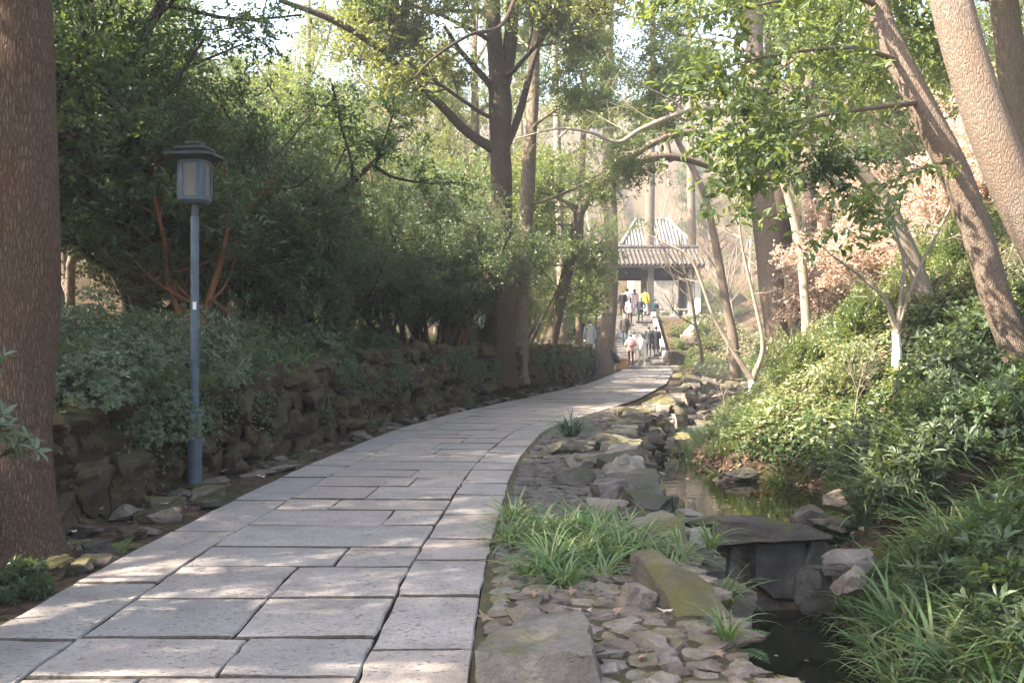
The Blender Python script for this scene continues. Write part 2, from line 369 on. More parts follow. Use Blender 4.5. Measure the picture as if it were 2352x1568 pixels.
M['plaster']=m_plain('pale_plaster',(.6,.58,.55),.85,.12,3,.2,.3)
M['step']=m_plain('stair_stone',(.22,.2,.18),.85,.25,3,.2,.5)
M['cardboard']=m_plain('cardboard',(.42,.23,.11),.8,.12,8,.2,.2)
M['chrome']=m_plain('cart_metal',(.6,.6,.6),.35,.1,8,.5,0,.8)
M['skin']=m_plain('skin',(.55,.35,.27),.55,.08,12,.35)
M['hair']=m_plain('hair_black',(.014,.012,.011),.45,.3,40,.45,.4)
M['hair_grey']=m_plain('hair_grey',(.42,.4,.38),.6,.2,40,.4,.4)
_cl={}
def cloth(col, rough=.8):
    key=tuple(col)
    if key not in _cl: _cl[key]=m_plain('cloth_%d'%len(_cl),col,rough,.14,7,.2,.35)
    return _cl[key]
# ------------------------------------------------------------------ lie of the land
def smooth_tab(ys, vs, w=1.2, lo=-80, hi=700, n=7801):
    g=np.linspace(lo,hi,n); v=np.interp(g,ys,vs); k=int(w/(g[1]-g[0])); 
    if k>1:
        ker=np.hanning(2*k+1); ker/=ker.sum(); v=np.convolve(np.pad(v,k,'edge'),ker,'valid')
    return lambda y: np.interp(y,g,v)
PL=smooth_tab([-20,5.3,6.8,9,11,13.1,17,21.3,26.2,35.7,50,56,60],[-2.7,-2.71,-2.745,-2.66,-2.585,-2.39,-2.0,-1.15,.3,2.75,5.4,6.3,6.6],2.0)
PR=smooth_tab([-20,5.3,6.8,9,11,13.1,17,19,21.3,26.2,35.7,50,56,60],[-.19,-.19,-.18,-.09,-.03,.12,.55,1.1,1.85,3.35,5.55,8.1,8.9,9.2],2.0)
wall_off=smooth_tab([0,8,10,13,17,20,38,44,50],[.95,.9,.8,.6,.48,.42,.5,.85,1.0],1)
wall_h=smooth_tab([0,6,9,12,20,45,52],[.55,.75,.95,1.05,1.3,1.2,.7],1.5)
verge_w=smooth_tab([0,6,10,13,17,21,26,35,60],[1.25,1.25,1.35,1.3,1.35,1.15,1.0,.95,.9],1)
drop_w=smooth_tab([0,8.5,10,11,60],[1.0,.95,.6,.5,.5],.6)
stream_r=smooth_tab([0,6,8,10,10.6,11.2,13,14.2,15.2,17,19,21,26,35,50,60],[2.5,2.6,2.8,3.15,3.5,3.95,4.1,3.7,2.85,2.85,3.4,4.3,6.0,8.6,12,13.5],.5)
def water_z(y): return np.where(y<10.45,-1.29,np.interp(y,[10.5,16,20,26,40,60],[-.5,-.5,-.42,-.3,0.0,.5]))
def sst(a,b,x):
    t=np.clip((x-a)/(b-a),0,1); return t*t*(3-2*t)
def wob(x,y):
    return (np.sin(x*1.3+y*.7)+np.sin(x*2.9-y*1.9+1.3)*.5+np.sin(x*.5+y*3.7+2.1)*.5+np.sin(x*6.1+y*5.3)*.22+np.sin(x*4.3-y*7.7+.6)*.22)*.4
def H(x,y):
    x=np.asarray(x,float); y=np.asarray(y,float)
    L=PL(y); Rr=PR(y); dl=L-x; dr=x-Rr
    wo_=wall_off(y); wh=wall_h(y)
    # left terrace
    t=np.clip((dl-wo_-.12)/.25,0,1)
    ter=wh+.05*np.maximum(0,dl-wo_-.3)+.10*np.maximum(0,dl-6)+.22*np.maximum(0,dl-13)-.012*np.clip(y-28,0,20)*sst(1.5,4,dl)
    ter=np.minimum(ter,24)
    zl=-.05+t*(ter+.05)+t*wob(x*1.2,y*1.2)*.07
    # right verge, stream, bank
    e=verge_w(y); dw=drop_w(y); wz=water_z(y); bed=wz-.18; XR=stream_r(y)
    XL=Rr+e+dw
    zr=-.05+wob(x*2,y*2)*.012
    zr=zr+(bed-zr)*sst(0,1,(dr-e)/dw)
    q=np.maximum(0,x-XR)
    bank=bed+np.minimum(q,.35)*1.1+.72*np.clip(q-.35,0,6.5)+.42*np.clip(q-6.85,0,60)+wob(x,y)*.14*np.clip(q,0,1)
    bank=np.minimum(bank,30)
    zr=np.where(x>XR,bank,np.where(x>XL,bed,zr))
    z=np.where(dl>0,zl,np.where(dr>0,zr,-.075))
    # stairs and court of the gate, hill beyond
    ramp=np.clip((y-55.0)*.53,0,3.02)
    nearst=sst(0.5,2.5,x)*sst(16,13,x)
    tt=sst(53.5,57,y)*nearst
    z=z*(1-tt)+np.where((x>5.4)&(x<9.0)&(y>54.0)&(y<61.5),np.minimum(ramp-.4,2.6),np.maximum(ramp-.1,0))*tt
    far=sst(58,64,y)
    z=z*(1-far*(1-nearst)*.3)
    z=z+.42*np.maximum(0,y-84)*(y<2000)
    z=z-np.maximum(0,z-46)*.85
    return z
def G(x,y): return float(H(x,y))

xs=np.concatenate([-np.geomspace(420,11,34),np.arange(-10.5,-5,.5),np.arange(-5,13,.13),np.arange(13,24,.5),np.geomspace(24.5,420,30)])
ys=np.concatenate([np.arange(-40,2,2.5),np.arange(2,24,.16),np.arange(24,66,.35),np.geomspace(66.5,600,50)])
gx,gy=np.meshgrid(xs,ys); gz=H(gx,gy)
mb=MB(); nx=len(xs); i=np.arange(len(ys)-1)[:,None]*nx; j=np.arange(nx-1)[None,:]
mb.add(np.stack([gx,gy,gz],-1).reshape(-1,3), np.stack([i+j,i+j+1,i+nx+j+1,i+nx+j],-1).reshape(-1,4))
ground=link('ground',mb.mesh('ground',M['ground']))
tag(ground,'brown woodland soil with leaf litter beside the stone path',None,None,'structure')

# ------------------------------------------------------------------ paved path: every slab its own piece
rng=np.random.default_rng(3)
mb=MB(); yy=np.linspace(-3,55.4,150); a=np.stack([PL(yy)+.02,yy,np.full(150,-.05)],1); b=np.stack([PR(yy)-.02,yy,np.full(150,-.05)],1)
V=np.stack([a,b],1).reshape(-1,3); k=np.arange(149)[:,None]*2; mb.add(V,k+np.array([0,1,3,2]))
path=link('path',mb.mesh('path_bed',M['soil'])); tag(path,'stone slab path curving away to the gate steps',None,None,'structure')
def path_pt(u,y):
    L=PL(y); Rr=PR(y); s=(PR(y+.5)+PL(y+.5)-PR(y-.5)-PL(y-.5))/2
    x=L+(Rr-L)*u; yq=y-(x-(L+Rr)/2)*s*.75
    L2=PL(yq); R2=PR(yq); return np.array([L2+(R2-L2)*u, yq])
def slab(u0,u1,y0,y1):
    gap=.0055; n=5; tz=rng.normal(0,.0035,4); edge=[]
    cs=[(u0,y0),(u1,y0),(u1,y1),(u0,y1)]
    for q in range(4):
        (ua,ya),(ub,yb)=cs[q],cs[(q+1)%4]
        for t in np.arange(n)/n: edge.append(path_pt(ua+(ub-ua)*t,ya+(yb-ya)*t))
    E=np.array(edge); c=E.mean(0); d=E-c; ln=np.linalg.norm(d,axis=1,keepdims=True)
    sx=np.ptp(E[:,0])/2; sy=np.ptp(E[:,1])/2
    shr=np.stack([1-gap/sx*np.ones(len(E)),1-gap/sy*np.ones(len(E))],1)
    shr[:,1]-=rng.uniform(.004,.010)/sy; jit=rng.normal(0,.0045,(len(E),2)); E0=c+d*shr+jit; ch=.012+np.abs(rng.normal(0,.006,(len(E),1)))
    E1=c+(E0-c)*np.concatenate([1-ch*.5/sx,1-ch*.62/sy],1)
    tt=np.tile(np.arange(n)/n,4); qq=np.repeat(np.arange(4),n); zt=tz[qq]*(1-tt)+tz[(qq+1)%4]*tt
    m=len(E); z1=zt; z0=zt-.008-np.abs(rng.normal(0,.002,m))
    V=np.vstack([np.c_[E1,z1],np.c_[E0,z0],np.c_[E0,z0*0-.045],[[*c,zt.mean()]]])
    V[:,:2]-=c; jj=np.arange(m); kk=(jj+1)%m
    mb=MB(); cf=np.stack([jj+m,kk+m,kk,jj],1); fr=qq==0; mb.add(V,[np.stack([jj,kk,np.full(m,3*m)],1),cf[~fr]]); mb.n=0; mb.add(np.zeros((0,3)),[np.stack([jj+2*m,kk+2*m,kk+m,jj+m],1),cf[fr]],1)
    o=link('slab',mb.mesh('slab',[M['slab'],M['joint']],True,40),path,(c[0],c[1],0.0)); return o
def ubord(y,w): return w/(PR(y)-PL(y))
# middle rows with broken joints
y=-2.0; row=0
while y<54.9:
    d=rng.uniform(.70,.90) if row%3 else rng.uniform(.55,.7); y1=min(y+d,55.1)
    u0=ubord(y,.52); u1=1-ubord(y,.50)
    k=rng.choice([.33,.42,.6,.68,.5])+rng.normal(0,.03)
    cuts=[u0,u0+(u1-u0)*k,u1]
    if rng.random()<.12: cuts=[u0,u1]
    for q in range(len(cuts)-1): slab(cuts[q],cuts[q+1],y,y1)
    y=y1; row+=1
for side in (0,1):
    y=-2.0+.3*side
    while y<54.9:
        y1=min(y+rng.uniform(.95,1.7) if side==0 else y+rng.uniform(.7,1.15),55.1)
        ym=(y+y1)/2
        if side==0: slab(0.0,ubord(ym,.52),y,y1)
        else: slab(1-ubord(ym,.50),1.0,y,y1)
        y=y1

# ------------------------------------------------------------------ rocks
def rock_mesh(name,seed,mat,n=6,planes=11,rough=.05,blocky=.45,sharp=28,flat=False):
    r=np.random.default_rng(seed); bm=bmesh.new(); bmesh.ops.create_cube(bm,size=2.0)
    bmesh.ops.subdivide_edges(bm,edges=bm.edges[:],cuts=n,use_grid_fill=True)
    P=np.array([v.co[:] for v in bm.verts]); S=nrm(P); P=P*(1-blocky)*.8+S*blocky*1.05
    P=P@np.array(Euler(tuple(r.uniform(-.25,.25,3))).to_matrix()).T
    for _ in range(planes):
        nv=nrm(r.normal(size=3)); d=r.uniform(.48,.82); e=np.maximum(P@nv-d,0); P=P-e[:,None]*nv
    if flat: P[:,2]=np.minimum(P[:,2],.42+.05*P[:,0])
    off=r.uniform(0,50,3)
    for i_,v in enumerate(bm.verts):
        p=Vector(P[i_]); q=p*1.3+Vector(off); nz=mnoise.fractal(q,1.0,2.0,3)+.9*(mnoise.noise(q*.8,noise_basis='VORONOI_F2F1')-.3)+.35*mnoise.noise(q*4.5)
        v.co=p+Vector(S[i_])*nz*rough*1.6+Vector((mnoise.noise(q*3+Vector((9,0,0))),mnoise.noise(q*3+Vector((0,9,0))),0))*rough*.6
    P=np.array([v.co[:] for v in bm.verts]); lo,hi=P.min(0),P.max(0)
    for v in bm.verts:
        for q in range(3): v.co[q]=(v.co[q]-(lo[q]+hi[q])/2)/(hi[q]-lo[q])
    me=bpy.data.meshes.new(name); bm.to_mesh(me); bm.free(); me.materials.append(mat)
    me.polygons.foreach_set('use_smooth',np.full(len(me.polygons),True)); me.set_sharp_from_angle(angle=R_(sharp)); return me
WALLR=[rock_mesh('wall_stone',100+i,M['wall'],6,9,.10,.2,24) for i in range(9)]
CHIPR=[rock_mesh('verge_chip',200+i,M['chip'],2,6,.06,.15,24) for i in range(8)]
CHIPW=[rock_mesh('verge_chip_warm',230+i,M['chip_warm'],4,8,.07,.12,24) for i in range(8)]
BANKR=[rock_mesh('bank_stone',300+i,M['boulder_moss'] if i%3==0 else M['boulder'] if i%3==1 else M['boulder_dark'],7,5,.065,.12,24) for i in range(9)]
def put(name,me,parent,loc,size,rot): 
    o=link(name,me,parent,loc); o.scale=size; o.rotation_euler=rot; return o

# dry stone retaining wall along the left of the path
rng=np.random.default_rng(11)
wall=thing('dry_stone_wall','mossy brown dry stone retaining wall along the shaded side of the path','wall',(PL(12)-wall_off(12),12,0))
wall_stuff=MB(); cnt=0; specs=[]
for row in range(5):
    y=4.2+.1*row
    while y<52:
        near=float(np.interp(y,[4,15,30,52],[.42,.42,.48,.6])); hw=float(wall_h(y)); rh=float(np.interp(y,[4,30,52],[.29,.31,.34]))
        w=near*rng.uniform(.55,1.45); h=rh*rng.uniform(.8,1.35); z=-.06+row*rh*.93+.05*math.sin(y*1.7+row)+rng.normal(0,.03)
        if z<hw-.08:
            yo=y+w/2; x=PL(yo)-wall_off(yo)-.12-.17*(z/max(hw,.3))+rng.normal(0,.06); sl=math.atan(float(PL(yo+.4)-PL(yo-.4))/.8)
            if z+h>hw+.2: h=max(hw+.16-z,.16)
            specs.append(((x,yo,z+h/2),(.36*rng.uniform(.85,1.4),w*1.1,h*1.15),(rng.normal(0,.14),rng.normal(0,.12),-sl+rng.normal(0,.2)),rng.integers(0,9)))
        y+=w*.94
specs.sort(key=lambda s:s[0][1])
def rock_into(mb,me,loc,size,rot):
    V=np.empty(len(me.vertices)*3,np.float32); me.vertices.foreach_get('co',V); V=V.reshape(-1,3)*np.array(size)
    V=V@np.array(Euler(rot).to_matrix()).T+np.array(loc)
    if not hasattr(rock_into,'c'): rock_into.c={}
    if me.name not in rock_into.c: rock_into.c[me.name]=np.array([p.vertices[:] for p in me.polygons])
    mb.add(V,rock_into.c[me.name])
off=Vector(wall.location)
for q,(loc,size,rot,kd) in enumerate(specs):
    if q<300: put('stone',WALLR[kd],wall,tuple(Vector(loc)-off),size,rot)
    else: rock_into(wall_stuff,WALLR[kd],Vector(loc)-off,size,rot); cnt+=1
if cnt: tag(link('far_stones',wall_stuff.mesh('far_stones',M['wall'],True,28),wall),kind='stuff')
print('wall stones',len(specs))
# loose kerb stones between path and wall
rng=np.random.default_rng(12)
kerb=MB(); foot=thing('kerb_stones','low row of flat mossy stones between the slabs and the retaining wall','stones',(float(PL(10)),10,0))
off=Vector(foot.location); y=4.6
while y<40:
    wo_=float(wall_off(y)); 
    for q in range(2 if wo_<.55 else 3):
        sz=rng.uniform(.18,.42); x=PL(y)-.08-(wo_-.1)*rng.uniform(0,.75); yo=y+rng.uniform(-.2,.2)
        h=rng.uniform(.06,.16)
        put('stone',(BANKR+WALLR)[rng.integers(0,18)] if rng.random()<.75 else CHIPW[rng.integers(0,8)],foot,tuple(Vector((float(x)-sz*.3,yo,-.05+h*.3))-off),(sz*.8,sz*rng.uniform(.8,1.6),h),(rng.normal(0,.08),rng.normal(0,.08),rng.uniform(0,6.3)))
    y+=rng.uniform(.35,.6)*(1+y/40)

# cobbled verge on the right of the path
rng=np.random.default_rng(21)
mb=MB(); yy=np.linspace(2,23,120); a=np.stack([PR(yy)+.0,yy,np.full(120,-.012)],1); b=np.stack([PR(yy)+verge_w(yy)+.05,yy,np.full(120,-.02)],1)
V=np.stack([a,b],1).reshape(-1,3); kk=np.arange(119)[:,None]*2; mb.add(V,kk+np.array([0,1,3,2]))
verge=link('cobbled_verge',mb.mesh('verge_soil',M['verge_soil'])); tag(verge,'strip of rough set stones between the slab path and the stream',None,None,'structure')
specs=[]
y=4.3
while y<6.9:          # larger flat stones near by
    u=.05
    while u<1.28:
        w=rng.uniform(.10,.27); d=rng.uniform(.09,.17)
        specs.append(((float(PR(y))+u+w/2,y+rng.uniform(-.04,.04),-.03+rng.uniform(0,.014)),(w*1.12,d*1.28,rng.uniform(.06,.09)),(rng.normal(0,.05),rng.normal(0,.05),rng.normal(0,.5)),('w',rng.integers(0,8)))); u+=w*.98
    y+=rng.uniform(.11,.15)
while y<23:            # thin stones set in courses
    step=np.interp(y,[7,12,23],[.075,.10,.15]); u=.04; e=float(verge_w(y))
    while u<e:
        w=rng.uniform(.10,.26)*np.interp(y,[7,23],[1,1.5])
        specs.append(((float(PR(y))+u+w/2,y+rng.normal(0,.012),-.035+rng.uniform(0,.016)),(w*.98,step*rng.uniform(.9,1.15),rng.uniform(.05,.09)),(rng.normal(0,.12),rng.normal(0,.08),rng.normal(0,.1)),('c',rng.integers(0,8)))); u+=w
    y+=step
specs.sort(key=lambda s:s[0][1]); vs=MB()
for q,(loc,size,rot,(kd,i_)) in enumerate(specs):
    me=(CHIPW if kd=='w' else CHIPR)[i_]
    if q<300: put('stone',me,verge,loc,size,rot)
    else: rock_into(vs,me,loc,size,rot)
tag(link('small_stones',vs.mesh('small_stones',M['chip'],True,30),verge),kind='stuff')
print('verge stones',len(specs))

# boulders that edge the stream
rng=np.random.default_rng(31)
bankw=thing('stream_edge_wall','rough boulders stacked along the path side of the stream','wall',(float(PR(14)+verge_w(14)),14,-.5))
off=Vector(bankw.location); y=7.9
while y<46:
    w=rng.uniform(.34,.62)*np.interp(y,[8,46],[.95,1.35]); e=float(verge_w(y)); wz=float(water_z(y)); dz=-wz
    for lev in range(3 if dz>.35 else 2):
        h=rng.uniform(.26,.42); x=float(PR(y))+e-.05+lev*.2+rng.normal(0,.06); z=.0-lev*.27+rng.uniform(-.05,.08)
        put('stone',BANKR[rng.integers(0,9)],bankw,tuple(Vector((x,y+rng.uniform(-.12,.12),z-h*.3))-off),(w*rng.uniform(.85,1.3),w*rng.uniform(.9,1.3),h*1.25),(rng.normal(0,.12),rng.normal(0,.12),rng.uniform(-.5,.5)))
    if y>17.8:       # rocks in the dry upper bed
        for q in range(2):
            s=rng.uniform(.3,.7); x=float(PR(y)+e+.5)+rng.uniform(0,1)*max(.4,float(stream_r(y)-PR(y)-e-.5)); 
            put('stone',BANKR[rng.integers(0,9)],bankw,tuple(Vector((x,y+rng.uniform(-.2,.2),G(x,y)+s*.12))-off),(s,s*rng.uniform(.7,1.2),s*.55),(rng.normal(0,.15),rng.normal(0,.15),rng.uniform(0,6)))
    y+=w*.85
# water: upper pool and lower stream
def water_sheet(name,y0,y1,z,label):
    mb=MB(); n=40; yy=np.linspace(y0,y1,n); a=np.stack([PR(yy)+verge_w(yy)-.05,yy,np.full(n,z)],1); b=np.stack([stream_r(yy)+.35,yy,np.full(n,z)],1)
    V=np.concatenate([a[:,None]*(1-t)+b[:,None]*t for t in np.linspace(0,1,6)],1).reshape(-1,3)
    i=np.arange(n-1)[:,None]*6; j=np.arange(5)[None,:]; mb.add(V,np.stack([i+j,i+j+1,i+j+7,i+j+6],-1).reshape(-1,4))
    tag(link(name,mb.mesh(name,M['water'])),label,None,None,'structure')
water_sheet('pool_water',10.75,18.6,-.5,'still dark pool above the stone weir')
water_sheet('stream_water',2.0,10.35,-1.29,'dark stream water below the stone weir')

def ground_hit(px,py,y0=4.0,y1=80.0):
    Y=np.linspace(y0,y1,4000); x=(px-1176)/F*Y; z=EYE-(py-784)/F*Y; k=np.argmax(H(x,Y)>z); return float(x[k]),float(Y[k]),float(z[k])
def boulder(label,px,py,Y,size,seed,mat,rz=0.0,tilt=(0,0),sink=.0,name='boulder',planes=9,z=None,blocky=.3,flat=False):
    p=W(px,py,Y); me=rock_mesh(name,seed,M[mat],15,planes,.05,blocky*.7,22,flat)
    o=link(name,me,None,(p[0],p[1],p[2] if z is None else z)); o.scale=size; o.rotation_euler=(tilt[0],tilt[1],rz); tag(o,label,'boulder'); return o
boulder('big flat-topped grey boulder at the path edge close to the camera',1226,1545,4.62,(.62,.78,.52),471,'boulder',.15,(.0,.02),z=-.08,flat=True,planes=5)
boulder('long olive mossy boulder beside the grass clump above the stream',1530,1400,6.0,(.46,1.3,.8),462,'boulder_moss',.1,(.02,.06),z=-.22,planes=4,blocky=.5)
boulder('angular pinkish rock leaning on the long mossy boulder',1452,1372,5.75,(.24,.22,.2),403,'boulder_warm',.5,(.2,.1))
boulder('pale wedge of rock at the foot of the mossy boulder',1505,1510,5.0,(.24,.26,.24),404,'boulder_warm',.9,(.3,.1))
boulder('rounded pale cobble in front of the wedge rock',1362,1508,4.85,(.15,.17,.13),405,'boulder_warm',.2)
boulder('small flat brown rock behind the big flat-topped boulder',1210,1415,5.3,(.22,.36,.12),406,'chip_warm',.1)
boulder('square grey block at the pool edge behind the grass clump',1420,1148,9.3,(.58,.5,.42),407,'boulder',.15,(.06,.02),blocky=.15)
boulder('low tan block in front of the square grey block',1398,1172,8.85,(.42,.3,.22),408,'boulder_warm',.1,(.1,.0),blocky=.15)
boulder('slab-sided grey rock on the cobbles beside the pool',1318,1098,10.6,(.5,.34,.26),409,'boulder_dark',.1,(.1,0),blocky=.2)
boulder('flat grey stone behind the slab-sided rock',1360,1062,12.0,(.62,.5,.22),410,'boulder',-.1,blocky=.2)
boulder('brown rock just below the round blue-green tuft',1300,1030,13.4,(.5,.4,.26),411,'boulder_moss',.3,blocky=.25)
boulder('dark grey rock standing right of the weir',1850,1195,10.7,(.34,.3,.36),412,'boulder_dark',.3,(.1,.2))
boulder('brown wedge rock on the bank above the weir',1945,1150,10.9,(.62,.4,.34),413,'boulder_warm',.2,(.1,-.25))
boulder('mossy grey rock at the foot of the weir',1860,1352,9.4,(.34,.36,.46),414,'boulder_dark',.4,(.1,.1))
boulder('pinkish block half hidden in strap leaves on the bank',1952,1335,9.0,(.26,.3,.3),415,'boulder_warm',.2,(.1,.1))
boulder('grey ledge rock above the pinkish block',1950,1290,9.3,(.55,.34,.2),416,'boulder',.1,(.15,-.1))
boulder('low grey stone at the far edge of the pool',1690,1092,14.3,(.6,.35,.22),417,'boulder_dark',.2)
boulder('round brown rock at the end of the path beside the steps',1548,822,52.0,(1.3,1.0,.8),418,'boulder_warm',.2)
boulder('broad flat rock beside the far end of the path',1580,868,44,(1.7,1.1,.7),419,'boulder_moss',.2)
boulder('grey rock under the leaning trunk at the wall end',1400,815,48.5,(1.1,.8,.8),420,'boulder_dark',.2)
# weir
weir=thing('stone_weir','dark stone weir of upright blocks under flat slabs holding back the pool','weir',(2.5,10.5,-1.3)); off=Vector(weir.location)
for q,(x,yq,z,sx,sy,sz,rz) in enumerate([(2.62,10.5,-.5,1.42,.62,.26,.02),(2.05,10.62,-.43,.5,.46,.13,.2),(3.3,10.62,-.44,.5,.5,.16,.15),(1.8,10.78,-.38,.52,.42,.14,.12),(1.58,10.95,-.31,.42,.36,.13,-.1)]):
    put('lip_slab',rock_mesh('lip_slab',500+q,M['boulder_dark'] if q<3 else M['boulder'],9,6,.07,.08,24),weir,Vector((x,yq,z))-off,(sx,sy,sz),(0,0,rz))
one_box('backing_block',Vector((2.55,10.72,-.95))-off,(2.1,.2,.9),M['boulder_dark'],weir,0,.03)
for q,(x,z,sx,sz) in enumerate([(2.0,-.95,.5,.95),(2.36,-.97,.42,.9),(2.78,-.93,.62,.92),(3.22,-.95,.5,.95),(2.6,-1.3,1.4,.3)]):
    put('face_block',rock_mesh('face_block',520+q,M['boulder_dark'],9,4,.05,.06,24),weir,Vector((x,10.5+.03*(q%2),z))-off,(sx,.4,sz),(0,0,.05*(q-2)))
# ------------------------------------------------------------------ growing plants
def grow(mb,tips,p,d,L,r,lev,rng,c):
    n=6 if lev==0 else 5; pts=[np.array(p,float)]; dd=nrm(d)
    for i_ in range(n):
        dd=nrm(dd+rng.normal(0,c['wig'],3)+np.array([0,0,c['up'][min(lev,len(c['up'])-1)]])); pts.append(pts[-1]+dd*L/n)
    pts=np.array(pts); rad=np.linspace(r,r*c.get('taper',.4),n+1)
    tube(mb,pts,rad,[8,6,4,3,3][min(lev,4)])
    if lev>=c['max']:
        tips.append((pts[-1],dd)); tips.append(((pts[2]+pts[3])/2,nrm(pts[3]-pts[2]+rng.normal(0,.02,3)))); return
    for j_ in range(c['kids'][lev]):
        t=rng.uniform(c.get('start',.3),1.0); x=t*n; i0=min(int(x),n-1); b=pts[i0]+(pts[i0+1]-pts[i0])*(x-i0)
        td=nrm(pts[i0+1]-pts[i0]); q=rdir(rng,1)[0]; q=nrm(q-td*(q@td)); a=rng.normal(c['ang'],.22)
        grow(mb,tips,b,td*math.cos(a)+q*math.sin(a),L*c['ratio']*rng.uniform(.65,1.2)*(1.15-.4*t),max(r*.42*(1.1-.4*t),.004),lev+1,rng,c)
    tips.append((pts[-1],dd))
def more(tips,k,rad,rng,flat=.6):
    P=np.array([t[0] for t in tips]); D=np.array([t[1] for t in tips])
    Q=np.repeat(P,k,0)+rng.normal(0,1,(len(P)*k,3))*np.array([rad,rad,rad*flat]); E=nrm(np.repeat(D,k,0)*.6+rng.normal(0,.6,(len(P)*k,3)))
    return np.vstack([P,Q]),np.vstack([D,E])
class Proto: pass
def proto(name,tm,cm,tb,cb=None,sharp=None):
    p=Proto(); p.name=name; p.trunk=tm.mesh(name+'_trunk',tb) if tm.n else None; p.crown=cm.mesh(name+'_crown',cb,False) if cm is not None and cm.n else None; return p
def plant(p,x,y,s=1.0,rz=0.0,label='',cat='tree',group=None,z=None,name=None,sz=None,tilt=(0,0),wood='trunk',leaf='crown'):
    o=thing(name or p.name,label,cat,(x,y,(G(x,y)-.04) if z is None else z),rz,group)
    o.scale=(s,s,sz or s); o.rotation_euler=(tilt[0],tilt[1],rz)
    if p.trunk: link(wood,p.trunk,o)
    if p.crown: link(leaf,p.crown,o)
    return o

def understory(seed,h,leafmat,size,bark,stems=3,spread=.35,kids=(8,5),dens=6,nl=9,ratio=.42,shape='q',kind='spray',low=.22,rad=.2):
    rng=np.random.default_rng(seed); tm=MB(); cm=MB(); tips=[]
    for s in range(stems):
        az=rng.uniform(0,6.28); le=spread*rng.uniform(.4,1.2)
        d=nrm([math.cos(az)*le,math.sin(az)*le,1]); c=dict(max=2,kids=kids,ang=.95,ratio=.42,wig=.16,up=(.08,.06,.0),start=low)
        grow(tm,tips,(math.cos(az)*.08,math.sin(az)*.08,-.1),d,h*rng.uniform(.75,1.05),.018*h**.9*rng.uniform(.8,1.1),0,rng,c)
    P,D=more(tips,dens,rad*h/6,rng)
    if kind=='spray': sprays(cm,P,D,rng,.28*h/6,nl,size,ratio,shape,jit=.02)
    else: whorls(cm,P,D,rng,nl,size,ratio,shape)
    return proto('evergreen_tree',tm,cm,M[bark],M[leafmat])
UND=[understory(1,6.5,'leaf_dark',.095,'bark_dark',3,dens=9),understory(2,6.5,'leaf_dark',.09,'bark_dark',4,.4,dens=7),
     understory(3,5.5,'leaf_blue',.085,'bark_dark',4,.45,(9,5),9,9,rad=.26),understory(4,5.5,'leaf_blue',.085,'bark_orange',3,.5,(9,5),12,9,rad=.26),
     understory(5,7.5,'leaf_mid',.1,'bark_grey',3,.35,dens=9,rad=.26),understory(6,7.0,'leaf_mid',.1,'bark_grey',3,.45,(9,5),8,9,rad=.26)]
# tall broadleaf evergreen with a clear stem
def tall(seed,h,leafmat,size,bark,clear=.4,dens=5,nl=9,r0=.24,kids=(11,6,4),low=.1):
    rng=np.random.default_rng(seed); tm=MB(); cm=MB(); tips=[]
    c=dict(max=3,kids=kids,ang=.85,ratio=.46,wig=.09,up=(.05,.05,.03,0.0),start=clear)
    lean=rng.normal(0,.08,2); ctrl=spl([[0,0,-.3,r0*1.5],[0,0,.2,r0*1.15],[lean[0]*h*.3,lean[1]*h*.3,h*.35,r0*.85],[lean[0]*h*.5,lean[1]*h*.6,h*.6,r0*.6],[lean[0]*h*1.1,lean[1]*h*.8,h*.95,r0*.15]],5)
    tube(tm,ctrl[:,:3],ctrl[:,3],10,0,rng,.05)
    n=len(ctrl)
    for j_ in range(kids[0]):
        t=rng.uniform(clear,.97); k=int(t*(n-1)); az=rng.uniform(0,6.28); a=rng.uniform(.5,1.15)
        grow(tm,tips,ctrl[k,:3],(math.cos(az)*math.sin(a),math.sin(az)*math.sin(a),math.cos(a)),h*.36*(1.25-t*.75)*rng.uniform(.8,1.2),ctrl[k,3]*.5,1,rng,dict(c,kids=(0,)+kids[1:]))
    P,D=more(tips,dens,.28*h/10,rng)
    sprays(cm,P,D,rng,.35,nl,size,.42,'q',jit=.03)
    return proto('tall_evergreen_tree',tm,cm,M[bark],M[leafmat])
TALL=[tall(21,11,'leaf_mid',.11,'bark_grey'),tall(22,12,'leaf_dark',.11,'bark_grey',.35),tall(23,11,'leaf_yellow',.11,'bark_grey',.4,4)]
# leafless winter trees
def bare(seed,h,bark,r0=.14,kids=(10,5,4,2)):
    rng=np.random.default_rng(seed); tm=MB(); tips=[]
    c=dict(max=4,kids=kids,ang=.7,ratio=.5,wig=.1,up=(.1,.08,.05,.03,.0),start=.3,taper=.3)
    grow(tm,tips,(0,0,-.2),(rng.normal(0,.06),rng.normal(0,.06),1),h*.8,r0,0,rng,c)
    return proto('bare_tree',tm,None,M[bark])
BARE=[bare(31,10,'bark_pale'),bare(32,11,'bark_grey'),bare(33,9,'bark_pale',.1,(12,5,3,2))]
print('protos')
